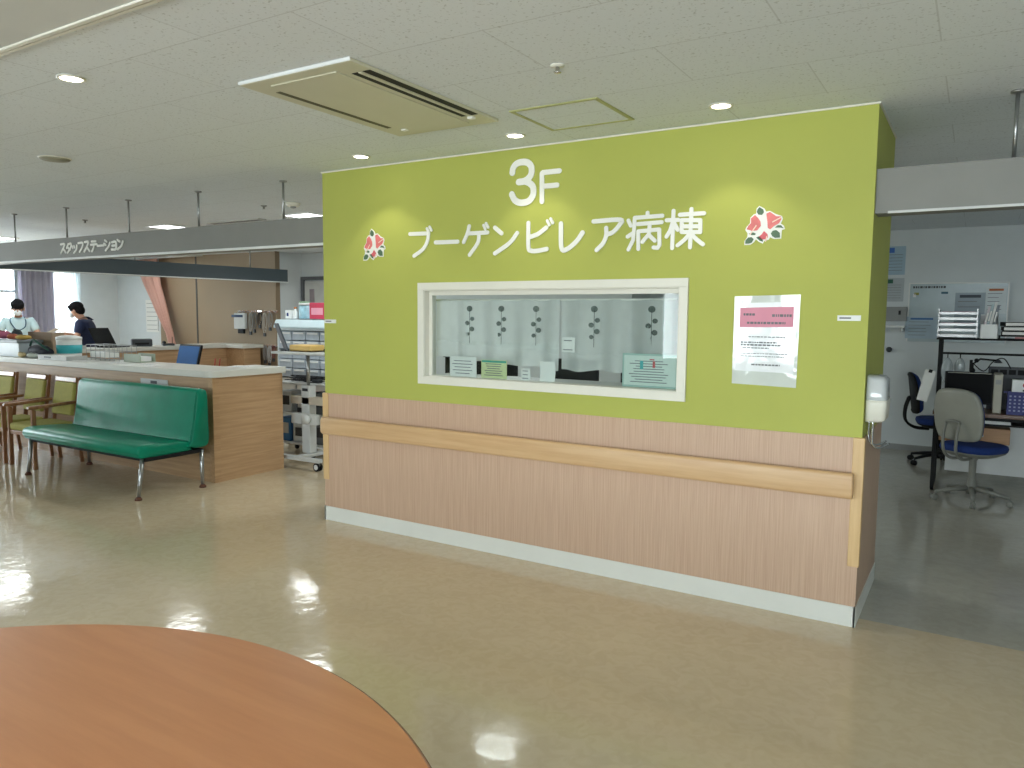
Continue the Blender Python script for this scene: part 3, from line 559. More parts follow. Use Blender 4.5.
# ------------------------------------------------------------------ reception counter
t=thing('reception_counter','oak fronted staff counter with thick white worktop behind the green bench','counter',(-8.5,4.75,0))
b=MB(); b.box(-11.6,-6.03,4.494,4.56,0,.99); b.box(-11.6,-6.1,4.56,4.95,.0,.06); b.build('front_panel',M_counterwood,t,off=W(t))
b=MB(); b.box(-6.09,-6.026,4.49,5.32,0,.989); b.box(-6.48,-6.09,5.27,5.32,0,.989); b.build('end_panel',M_counterwoodY,t,off=W(t))
b=MB(); b.box(-6.034,-6.022,4.488,4.56,0,.989); b.build('corner_strip',M_counterwoodY,t,off=W(t))
oc=[(-11.6,4.45)]+[(-6.1+.11*math.cos(math.radians(a)),4.56+.11*math.sin(math.radians(a))) for a in range(-90,1,15)]+[(-5.99,5.34),(-6.45,5.34),(-6.45,4.98),(-11.6,4.98)]
b=MB(); b.prism(oc,.992,1.055,'xy'); b.build('worktop',M_slab,t,.006,2,off=W(t))
b=MB(); b.box(-7.14,-6.70,4.484,4.493,.875,.935); pl=b.build('sign_plate',M_lgrey,t,.002,off=W(t))
b=MB(); b.box(-6.97,-6.87,4.481,4.484,.89,.92); b.build('printed_emblem',M_dark,pl,off=W(t))
b=MB(); b.box(-10.9,-6.5,4.98,5.5,.7,.74); b.box(-10.9,-10.86,4.98,5.5,0,.7); b.box(-6.54,-6.5,4.98,5.26,0,.7); b.build('inner_desk',M_counterwood,t,off=W(t))
t=thing('back_counter','oak counter with white worktop running back on the far side of the staff station','counter',(-11.3,7,0))
b=MB(); b.box(-11.6,-11.06,5.0,8.9,0,.99); b.box(-11.06,-10.62,8.55,8.9,0,.99); b.build('cabinet_body',M_counterwoodY,t,off=W(t))
b=MB(); b.prism([(-11.64,4.99),(-11.02,4.99),(-11.02,8.5),(-10.58,8.5),(-10.58,8.94),(-11.64,8.94)],.992,1.05,'xy'); b.build('worktop',M_slab,t,.006,2,off=W(t))
t=thing('side_desk','oak writing desk inside the staff station','desk',(-9.0,6.3,0))
b=MB(); b.box(-.9,.9,-.3,.3,.7,.74); b.build('desk_top',M_counterwood,t,.004); 
for x in (-.88,.84): b=MB(); b.box(x,x+.04,-.28,.28,0,.7); b.build('side_panel',M_counterwood,t)
# ------------------------------------------------------------------ clutter on the front counter (top z 1.055)
CT=1.056
t=thing('plastic_organizer','translucent grey plastic organizer box on the counter at the left edge','box',(-9.98,4.66,CT))
tp=mat('translucent_grey',(176,186,190),.3)
b=MB(); b.box(-.37,.37,-.13,.13,0,.015); b.box(-.37,.37,-.13,-.12,.015,.16); b.box(-.37,.37,.12,.13,.015,.16); b.box(-.37,-.36,-.12,.12,.015,.16); b.box(.36,.37,-.12,.12,.015,.16); b.box(-.12,-.11,-.12,.12,.015,.15); b.build('tub',tp,t,.003)
b=MB(); b.box(-.38,.38,-.15,.15,.16,.195); b.build('lid',mat('grey_lid',(120,128,132),.4),t,.008)
b=MB(); b.box(-.31,-.29,-.15,-.128,0,.19); b.build('clip',M_black,t)
def soft(name,lb,cat,p,c,sc,group=None):
    t=thing(name,lb,cat,p,random.uniform(-.4,.4),group); b=MB(); b.ball((0,0,sc[2]),1,seg=12,sc=sc); b.build('pouch',mat(name+'_cloth',c,.8,bump=.3,bscale=30),t)
    b=MB(); b.tube([(-sc[0]*.6,-sc[1]*.4,sc[2]*1.7),(0,-sc[1]*.5,sc[2]*2.0),(sc[0]*.6,-sc[1]*.3,sc[2]*1.7)],.007,6); b.build('seam_cord',mat(name+'_cord',tuple(int(v*.7) for v in c),.8),t)
OZ=CT+.196
GP='small cloth pouches on the organizer lid'
soft('cloth_pouch','pink cloth pouch at the left end of the organizer lid','pouch',(-10.24,4.66,OZ),(210,120,150),(.1,.08,.05),GP)
soft('cloth_pouch','dark grey pouch behind the pink one on the organizer','pouch',(-10.08,4.74,OZ),(60,72,76),(.1,.06,.06),GP)
soft('cloth_pouch','orange red cloth pouch on the organizer lid','pouch',(-9.93,4.62,OZ),(200,110,80),(.07,.06,.035),GP)
soft('cloth_pouch','yellow cloth pouch on the right of the organizer lid','pouch',(-9.72,4.64,OZ),(214,176,90),(.11,.07,.03),GP)
t=thing('cardboard_box','brown cardboard box standing behind the dark bag on the counter','box',(-9.71,4.9,CT))
b=MB(); b.box(-.27,.27,-.07,.07,0,.28); b.build('carton',mat('cardboard',(168,146,122),.8),t,.003)
b=MB(); b.box(-.27,.27,-.082,-.07,.16,.285,); b.build('flap',mat('cardboard_flap',(150,128,106),.8),t)
t=thing('dark_bag','slumped black and navy bag on the counter in front of the cardboard box','bag',(-9.36,4.64,CT+.004),.0)
b=MB(); b.ball((0,0,.075),1,seg=16,sc=(.22,.08,.07)); b.ball((.1,0,.06),1,seg=14,sc=(.17,.07,.06)); b.build('pouch',mat('bag_black',(26,30,44),.7,bump=.5,bscale=14),t)
b=MB(); b.tube(smooth([(-.15,-.03,.13),(-.02,-.06,.2),(.12,-.05,.15),(.24,-.02,.08)]),.012,8); b.build('strap',mat('bag_green',(34,84,72),.7),t)
for p,c,lb in (((-9.5,4.51,CT),(214,196,150),'cream crumpled cloth in front of the black bag'),((-9.26,4.51,CT),(206,214,206),'white crumpled tissue right of the cream cloth')):
    soft('crumpled_cloth',lb,'cloth',p,c,(.09,.035,.03),'crumpled cloths before the bag')
t=thing('wipes_tub','white tub with teal label on the counter in front of the person in navy','tub',(-9.08,4.83,CT))
b=MB(); b.lathe([(.12,0),(.127,.01),(.133,.2),(.133,.21)]); b.build('body',M_whitep,t); b=MB(); b.lathe([(.137,.21),(.137,.24),(.08,.255),(.03,.26)]); b.build('lid',M_whitep,t)
b=MB(); b.lathe([(.1305,.05),(.134,.1),(.1355,.15),(.132,.15),(.128,.05)]); b.build('label',mat('teal_label',(50,168,176),.5),t)
t=thing('paper_tray','low white paper tray with sheets on the counter','tray',(-8.75,4.58,CT),0)
b=MB(); b.box(-.3,.3,-.11,.11,0,.012); b.box(-.3,.3,-.12,-.11,0,.05); b.box(-.3,-.29,-.11,.11,.012,.05); b.box(.29,.3,-.11,.11,.012,.05); b.build('tray',M_lgrey,t,.002); b=MB(); b.box(-.26,.24,-.1,.1,.013,.04); b.build('sheets',M_paper,t)
b=MB(); b.box(-.16,-.02,-.124,-.12,.02,.035); b.build('label_strip',M_dark,t)
t=thing('wire_rack','grey wire desk rack on the counter below the open laptop','rack',(-8.22,4.84,CT))
b=MB()
for z in (.02,.1,.17):
    for y in (-.1,.1): b.tube([(-.34,y,z),(.3,y,z)],.004,6)
    for x in (-.34,.3): b.tube([(x,-.1,z),(x,.1,z)],.004,6)
for x in [-.34+.0914*i for i in range(8)]:
    b.tube([(x,-.1,0),(x,-.1,.17)],.003,6); b.tube([(x,.1,0),(x,.1,.17)],.003,6)
b.build('wire_frame',M_steel,t); b=MB(); b.box(-.3,.0,-.08,.08,.03,.09); b.build('paper_stack',M_paper,t)
for i,(x,y,w,d,rz,lb) in enumerate(((-8.35,4.6,.16,.07,.1,'white memo sheets near the wire rack'),(-7.25,4.66,.2,.08,-.1,'white form lying on the counter right of the wire rack'),(-6.3,5.05,.12,.1,.3,'white sheet lying on the counter end near the drawer cabinet'),(-7.75,4.62,.12,.06,.0,'small white sheet between rack and form on the counter'))):
    t=thing('paper_sheet',lb,'paper',(x,y,CT),rz,'loose papers on the staff counter'); b=MB(); b.box(-w,w,-d,d,0,.004); b.build('sheet',M_paper,t); b=MB(); b.box(-w*.7,w*.6,-d*.6,-d*.5,.004,.0046); b.box(-w*.7,w*.6,0,d*.1,.004,.0046); b.build('printed_lines',M_print,t)
t=thing('acrylic_tray','clear greenish acrylic tray with papers at the end of the wire rack','tray',(-7.74,4.86,CT))
b=MB(); b.box(-.15,.15,-.08,.08,0,.01); b.box(-.15,.15,-.09,-.08,0,.09); b.box(-.15,.15,.08,.09,0,.09); b.build('tray',mat('acrylic',(170,180,160),.2),t,.002); b=MB(); b.box(-.12,.12,-.06,.06,.011,.06); b.build('papers',M_paper,t)
# monitor on inner desk
t=thing('desk_monitor','monitor with blue screen on the inner desk right of the pink curtain','monitor',(-8.2,5.25+.8,.742),-.1)
TM=Matrix.Translation((0,0,.14))@Matrix.Rotation(math.radians(-14),4,'X')
b=MB(); b.box(-.26,.26,-.015,.015,.0,.3,TM); b.build('housing',M_black,t,.008); b=MB(); b.box(-.25,.235,-.018,-.0152,.012,.275,TM); b.build('screen',mat('blue_screen',(26,82,140),.7,spec=.2),t)
b=MB(); b.tube([(0,.02,0),(0,.05,.2)],.02); b.lathe([(.11,0),(.11,.012),(.02,.02)],(0,.02,0)); b.build('stand',M_black,t)
bpy.data.objects[t.name].location=(-8.76,6.15,.744)
t=thing('desk_organizer','red and white clutter box right of the blue monitor','box',(-8.23,6.2,.742)); b=MB(); b.box(-.12,.12,-.08,.08,0,.16); b.build('box',mat('brown_box',(150,108,84),.7),t,.004); b=MB(); b.box(-.06,.06,-.084,-.08,.05,.14); b.build('label',M_paper,t)
for x in (-.05,.04): b=MB(); b.tube([(x,0,.1),(x+.02,.01,.27)],.008,6); b.build('pen',mat('pen_red',(170,60,50),.5),t)
# open laptop and printer on the back counter
BCT=1.051
t=thing('open_laptop','open black laptop on the back counter beside the person in navy','laptop',(-11.3,6.68,BCT),math.radians(105))
b=MB(); b.box(-.19,.19,-.13,.13,0,.02); b.build('base',M_black,t,.004)
TM=Matrix.Translation((0,.125,.015))@Matrix.Rotation(math.radians(-30),4,'X')
b=MB(); b.box(-.19,.19,-.006,.006,0,.32,TM); b.build('lid',M_black,t,.004)
b=MB(); b.box(-.17,.17,-.08,.04,.02,.0215); b.build('keyboard',M_dark,t)
b=MB(); b.box(-.175,.175,-.0075,-.0062,.02,.3,TM); b.build('screen',mat('off_screen',(12,16,22),.15),t)
t=thing('label_printer','small dark box printer on the back counter right of the laptop','printer',(-11.32,7.15,BCT),math.radians(62)); b=MB(); b.box(-.15,.15,-.1,.1,0,.12); b.build('body',M_dark,t,.02); b=MB(); b.box(-.1,.1,-.104,-.1,.03,.06); b.build('slot',M_black,t)
t=thing('desk_telephone','black phone handset at the right of the label printer','telephone',(-11.3,7.6,BCT),math.radians(62)); b=MB(); b.box(-.09,.09,-.09,.09,0,.035); b.build('base',M_dark,t,.01); b=MB(); b.tube([(-.06,-.08,.05),(-.06,-.04,.062),(-.06,.04,.062),(-.06,.08,.05)],[.024,.014,.014,.024],8); b.build('handset',M_black,t); b=MB(); b.tube([(.07,.06,.02),(.07,.06,.14)],.005,6); b.build('antenna',M_black,t)
t=thing('document_tray','long white document tray on the back counter behind the wire rack','tray',(-11.25,5.9,BCT),PI/2); b=MB(); b.box(-.25,.25,-.14,.14,0,.01); b.box(-.25,.25,-.15,-.14,0,.05); b.box(-.25,.25,.14,.15,0,.05); b.build('tray',M_lgrey,t,.002); b=MB(); b.box(-.2,.2,-.12,.12,.011,.035); b.build('sheets',M_paper,t)
# ------------------------------------------------------------------ curtains and wall items at the far left
M_drape=cloth('lilac_drape',(206,202,214)); M_pinkc=cloth('pink_cubicle_curtain',(226,186,172))
def drape(name,lb,rows,m,amp,folds,n=70,axis='x',ps=0):
    """rows: (z, u0, u1, v) sheet between u0 and u1 at depth v"""
    t=thing(name,lb,'curtain'); b=MB(); R=[]; R2=[]
    for z,u0,u1,v in rows:
        r=[];r2=[]
        for i in range(n+1):
            u=i/n; off=amp*math.sin(u*folds*2*PI+ps)+amp*.4*math.sin(u*folds*3.1*PI+z)
            a=u0+(u1-u0)*u
            if axis=='x': r.append((a,v+off,z))
            else: r.append((v+off,a,z))
        R.append(r)
    b.rings(R,cap=False,closed=False); o=b.build('cloth',m,t); s=o.modifiers.new('thick','SOLIDIFY'); s.thickness=.006
    return t
cu=drape('window_drape','lilac grey drape gathered between the two far windows',[(z,7.05-.02*(2.4-z),7.66,-14.86) for z in (2.42,2.1,1.8,1.5,1.2,.8,.4,.1)],M_drape,.03,7,axis='y')
b=MB(); b.tube([(-14.86,4.4,2.43),(-14.86,8.3,2.43)],.014,8); b.build('curtain_rail',M_lgrey,cu)
cu2=drape('sheer_drape','white sheer drape glowing over the narrow far window',[(z,7.68,8.2,-14.9) for z in (2.40,1.9,1.4,.9,.3)],sheer('white_net',(240,246,248),.25),.012,12,axis='y')
b=MB(); b.tube([(-14.9,7.66,2.41),(-14.9,8.22,2.41)],.008,8); b.build('header_rod',M_lgrey,cu2)
cu3=drape('cubicle_curtain','pink cubicle curtain tied back in a sweep across the panelled wall',[(2.6,-14.12,-13.35,8.8),(2.35,-13.95,-13.3,8.8),(2.1,-13.8,-13.25,8.8),(1.85,-13.62,-13.14,8.8),(1.6,-13.45,-13.05,8.8),(1.4,-13.3,-12.98,8.8),(1.2,-13.15,-12.9,8.8),(1.0,-13.08,-12.84,8.8),(.6,-13.12,-12.8,8.8),(.15,-13.16,-12.78,8.8)],M_pinkc,.03,5)
b=MB(); b.tube([(-14.6,8.8,2.62),(-12.0,8.8,2.62)],.014,8); b.build('curtain_rail',M_lgrey,cu3)
t=thing('wall_calendar','white ruled sheet on the pale wall beside the pink curtain','notice',(-13.86,9.0,1.52)); b=MB(); b.box(-.2,.2,-.006,0,-.32,.31); b.build('sheet',M_paper,t)
b=MB(); 
for i in range(7): b.box(-.17,.16,-.0075,-.006,-.27+i*.085,-.263+i*.085)
b.box(.185,.2,-.009,-.006,-.3,.28); b.build('ruled_lines',M_print,t)
# hook rails with hanging gear
t=thing('hook_rail','dark wooden hook rail on the brown wall','hook rail',(-10.75,9.0,1.62)); b=MB(); b.box(-.52,.5,-.03,-.012,-.018,.018); b.build('rail',M_chwood,t,.003); b=MB(); b.box(.0,.1,-.034,-.03,-.01,.015); b.build('bracket',M_chrome,t)
b=MB(); b.box(-.5,-.47,-.012,0,-.02,.02); b.box(.45,.48,-.012,0,-.02,.02); b.build('mount',M_steel,t)
for i in range(9): b=MB(); x=-.45+i*.115; b.tube([(x,-.03,0),(x,-.07,-.01),(x,-.085,.015)],.006,6); b.build('hook',M_steel,t)
t2=thing('hook_rail','lower dark hook rail beyond the end of the back counter','hook rail',(-10.39,9.0,1.03)); b=MB(); b.box(-.16,.16,-.03,-.0,-.018,.018); b.build('rail',M_chwood,t2,.003)
for i in range(4): b=MB(); x=-.13+i*.085; b.tube([(x,-.03,0),(x,-.07,-.01),(x,-.085,.015)],.006,6); b.build('hook',M_steel,t2)
t=thing('blood_pressure_cuff','white cuff bag with navy top hanging at the left of the hook rail','cuff',(-11.12,8.9,1.56))
b=MB(); b.box(-.15,.15,-.03,.03,-.25,.03); b.build('bag',mat('cuff_grey',(196,198,196),.8),t,.015,3); b=MB(); b.box(-.2,.1,-.036,-.03,-.045,.0); b.build('navy_band',mat('navy_band',(20,50,84),.7),t,.004); b=MB(); b.box(-.06,.1,-.02,.02,-.33,-.25); b.build('black_pouch',M_black,t,.01)
b=MB(); b.tube([(-.08,0,.03),(0,-.02,.07),(.08,0,.03)],.006,6); b.build('hanger_loop',M_steel,t)
def loops(x,z,c,lb,L,w,g='coiled leads hanging from the hook rail',y=8.9):
    t=thing('coiled_lead',lb,'cable',(x,y,z),0,g); b=MB(); 
    for k in range(3):
        ww=w*(1-.2*k); LL=L*(1-.13*k); pts=[(ww*math.sin(a)*.5,.012*k,-LL/2+LL/2*math.cos(a)) for a in [2*PI*i/18 for i in range(19)]]
        b.tube(pts,.006,6)
    b.build('cable',mat('lead_%s'%lb[:6],c,.6),t); b=MB(); b.box(-.02,.02,-.015,.02,-L-.05,-L+.01); b.build('connector',M_dark,t,.004)
loops(-10.86,1.6,(168,166,160),'long pale coiled lead next to the white cuff',.34,.09)
loops(-10.76,1.6,(120,120,118),'grey coiled lead second from the white cuff',.3,.1)
loops(-10.62,1.6,(34,34,34),'black coiled lead in the middle of the hook rail',.22,.12)
loops(-10.5,1.6,(186,180,170),'pale coiled lead right of the black one',.36,.1)
loops(-10.36,1.6,(150,148,144),'grey coiled lead at the right end of the hook rail',.26,.11)
loops(-10.5,1.03,(150,150,150),'grey lead on the lower hook rail, left one',.26,.09,'coiled leads on the lower hook rail')
loops(-10.39,1.03,(196,196,196),'white lead on the lower hook rail, middle one',.3,.09,'coiled leads on the lower hook rail')
loops(-10.29,1.03,(120,70,66),'reddish lead on the lower hook rail, right one',.22,.08,'coiled leads on the lower hook rail')
# ------------------------------------------------------------------ drawer cabinet
t=thing('medicine_drawer_cabinet','tall white cabinet of small clear drawers beside the green wall','cabinet',(-6.72,6.55,0))
M_cab=mat('cabinet_white',(206,216,218),.4); M_drw=mat('drawer_clear_grey',(178,188,198),.3,var=.12,scale=12)
b=MB(); b.box(-.49,.49,-.22,.25,.05,.5); b.box(-.49,.49,.2,.25,.5,1.42); b.box(-.49,-.465,-.25,.2,.5,1.42); b.box(.465,.49,-.25,.2,.5,1.42); b.box(-.465,.465,-.25,.2,1.39,1.42); b.box(-.465,.465,-.22,.2,.5,.56); b.build('body',M_cab,t,.004)
b=MB(); b.prism([(-.3,1.42),(-.3,1.44),(-.26,1.52),(.25,1.53),(.25,1.42)],-.5,.5,'yz'); b.build('sloped_top',mat('cabinet_blue_white',(196,216,222),.35),t,.006)
for r,(z0,z1) in enumerate(((1.28,1.38),(1.18,1.27),(1.06,1.15),(.95,1.05),(.84,.94))):
    for c in range(4):
        x=-.455+c*.2295
        b=MB(); b.box(x+.008,x+.222,-.262,.15,z0,z1); d=b.build('drawer',M_drw,t,.003)
        b=MB(); b.box(x+.03,x+.2,-.268,-.262,z1-.03,z1-.008); d2=b.build('label_holder',M_whitep,d)
b=MB(); b.box(-.46,.46,-.26,.15,.57,.82); d=b.build('drawer',mat('beige_drawer',(206,202,190),.4),t,.004); b=MB(); b.box(.1,.3,-.272,-.26,.66,.69); b.build('handle',mat('rose_handle',(190,140,140),.4),d)
for sx in (-.4,.4):
    b=MB(); b.lathe([(.03,0),(.03,.05)],(sx,-.15,0)); b.build('foot',M_dark,t)
# items on cabinet top z 1.53
CZ=1.531
t=thing('wipes_canister','blue and white wipes tub on top of the drawer cabinet','tub',(-6.88,6.5,CZ)); b=MB(); b.lathe([(.11,0),(.115,.01),(.115,.16)]); b.build('body',mat('tub_blue_white',(150,190,204),.4,var=.3,scale=14),t); b=MB(); b.lathe([(.12,.16),(.12,.185),(.04,.19)]); b.build('lid',M_lgrey,t)
t=thing('red_box','crimson box with pale lettering panel on top of the drawer cabinet','box',(-6.62,6.48,CZ)); b=MB(); b.box(-.12,.14,-.1,.1,0,.19); b.build('carton',mat('crimson',(190,30,70),.5),t,.004); b=MB(); b.box(-.09,.1,-.102,-.1,.05,.13); b.build('label_panel',mat('pale_pink',(224,150,170),.6),t)
t=thing('green_pack','pale green pack behind the tub on the drawer cabinet','packet',(-7.04,6.6,CZ)); b=MB(); b.box(-.07,.05,-.04,.04,0,.21); b.build('pack',mat('pale_green',(140,172,140),.6),t,.01); b=MB(); b.box(-.04,.02,-.042,-.04,.06,.14); b.build('label',M_paper,t)
t=thing('small_carton','small white carton at the left end of the cabinet top','box',(-7.13,6.45,CZ)); b=MB(); b.box(-.055,.055,-.04,.04,0,.1); b.build('carton',M_whitep,t,.003); b=MB(); b.box(-.03,.0,-.042,-.04,.03,.07); b.build('label',M_blue,t)
t=thing('bottle','small white bottle between carton and tub on the cabinet top','bottle',(-7.02,6.42,CZ)); b=MB(); b.lathe([(.03,0),(.032,.01),(.032,.08),(.014,.1),(.014,.12)]); b.build('body',M_whitep,t); b=MB(); b.lathe([(.017,.12),(.017,.14)]); b.build('cap',mat('orange_cap',(210,130,60),.5),t)
# ------------------------------------------------------------------ laptop cart
t=thing('equipment_cart','white wheeled equipment cart with column and tray before the drawer cabinet','cart',(-5.93,5.64,0))
b=MB(); b.box(-.36,.4,-.24,.24,1.175,1.2); b.build('tray',M_lgrey,t,.01)
b=MB(); b.tube([(-.06,0,.84),(-.06,0,1.175)],.018,12); b.build('pole',M_steel,t)
b=MB(); b.box(-.12,.0,-.05,.05,.121,.84); b.build('column',M_lgrey,t,.01)
b=MB(); b.box(-.1,-.02,-.052,-.05,.78,.81); b.build('column_slots',M_dark,t)
b=MB(); b.box(-.28,.32,-.05,.05,.64,.72); b.build('cross_bar',mat('beige_bar',(196,186,170),.5),t,.006)
b=MB(); b.box(-.2,.16,-.12,-.052,.44,.55); b.build('battery_box',M_lgrey,t,.008); b=MB(); b.tube([(.05,-.12,.5),(.05,-.17,.5)],.05,16); b.build('cable_reel',M_lgrey,t)
b=MB(); b.box(-.3,.34,-.26,-.2,.085,.125); b.box(-.3,.34,.2,.26,.085,.125); b.box(-.06,.02,-.2,.2,.085,.12); b.build('base',M_lgrey,t,.006)
for sx in (-.27,.3):
    for sy in (-.23,.23):
        b=MB(); b.lathe([(.012,.06),(.02,.085)],(sx,sy,0)); b.box(sx-.02,sx+.02,sy-.016,sy+.016,.05,.086); c=b.build('caster_fork',M_grey,t)
        b=MB(); MM=Matrix.Translation((sx,sy,.042))@Matrix.Rotation(PI/2,4,'X'); b.lathe([(.02,-.028),(.042,-.026),(.042,-.014),(.02,-.013)],M=MM); b.lathe([(.02,.013),(.042,.014),(.042,.026),(.02,.028)],M=MM); w=b.build('wheel',M_black,c); 
        b=MB(); b.lathe([(.026,-.031),(.028,-.029),(.01,-.028)],M=MM); b.lathe([(.01,.028),(.028,.029),(.026,.031)],M=MM); b.build('hub',M_whitep,c)
t=thing('tablet_computer','dark slate tablet propped on the cart tray, seen almost edge on','tablet',(-6.24,5.58,1.2),math.radians(146))
TM=Matrix.Rotation(math.radians(-20),4,'X'); b=MB(); b.box(-.14,.14,-.008,.008,0.003,.31,TM); b.build('case',mat('slate',(84,92,102),.5),t,.004); b=MB(); b.box(-.12,.12,-.0095,-.0082,.02,.29,TM); b.build('screen',M_black,t)
b=MB(); b.box(-.05,.05,.01,.07,0,.012); b.build('stand',M_dark,t)
t=thing('yellow_tray','yellow plastic tray lying on the cart','tray',(-5.97,5.6,1.2)); b=MB(); b.box(-.15,.17,-.1,.1,.006,.07); b.build('tray',mat('butter_yellow',(222,184,108),.5),t,.015,3); b=MB(); b.box(-.19,.2,-.12,.12,0,.006); b.build('base_mat',M_black,t)
t=thing('mouse','black mouse at the right end of the cart tray','mouse',(-5.66,5.6,1.2)); b=MB(); b.ball((0,0,.012),1,sc=(.06,.035,.022)); b.build('shell',M_black,t); b=MB(); b.box(-.055,-.035,-.003,.003,.022,.034); b.build('wheel',M_dark,t)
# lower shelf of instruments behind the cart
t=thing('instrument_trolley','low dark trolley crowded with instruments under the cart bars','trolley',(-6.45,6.05,0))
b=MB(); b.box(-.35,.45,-.15,.15,.12,.14); b.box(-.35,.45,-.15,.15,.46,.48); b.box(-.35,.45,-.15,.15,.80,.82)
for x in (-.34,.43): 
    for y in (-.14,.13): b.box(x,x+.02,y,y+.02,.05,.82)
b.build('frame',M_lgrey,t,.002)
for x in (-.33,.44):
    for y in (-.13,.14): 
        b=MB(); MM=Matrix.Translation((x,y,.03))@Matrix.Rotation(PI/2,4,'X'); b.lathe([(.01,-.012),(.03,-.01),(.03,.01),(.01,.012)],M=MM); b.build('caster',M_black,t)
gi='instruments on the low trolley'
items=[(-.25,.14,.12,.3,(60,120,180),'blue instrument box on the lowest trolley shelf'),(0,.14,.16,.24,(210,220,224),'white instrument box in the middle of the lowest trolley shelf'),(.28,.14,.14,.28,(110,116,120),'grey instrument box at the right of the lowest trolley shelf'),(-.24,.48,.14,.26,(210,216,220),'white box on the middle trolley shelf'),(.02,.48,.1,.2,(30,34,38),'black box on the middle trolley shelf'),(.28,.48,.14,.27,(84,92,96),'dark grey box at the right of the middle trolley shelf')]
for x,z,w,h,c,lb in items:
    q=thing('instrument_box',lb,'box',(-6.45+x,6.04,z+.001),0,gi); b=MB(); b.box(-w*.75,w*.75,-.1,.1,0,h*.9); b.build('case',mat('instr',c,.5),q,.012,3); b=MB(); b.box(-w*.5,w*.5,-.103,-.1,h*.3,h*.7); b.build('panel',M_dark if c[0]>80 else M_lgrey,q)
q=thing('cable_bundle','dark tangle of cables on top of the low trolley','cable',(-6.4,6.03,.822),0); b=MB(); random.seed(5)
for k in range(5):
    pts=[(random.uniform(-.3,.3),random.uniform(-.09,.09),random.uniform(.008,.07)) for _ in range(7)]; b.tube(smooth(pts,6),.006,6)
b.build('cables',M_black,q); b=MB(); b.box(.1,.2,-.05,.02,.0,.04); b.build('plug',M_dark,q,.006)
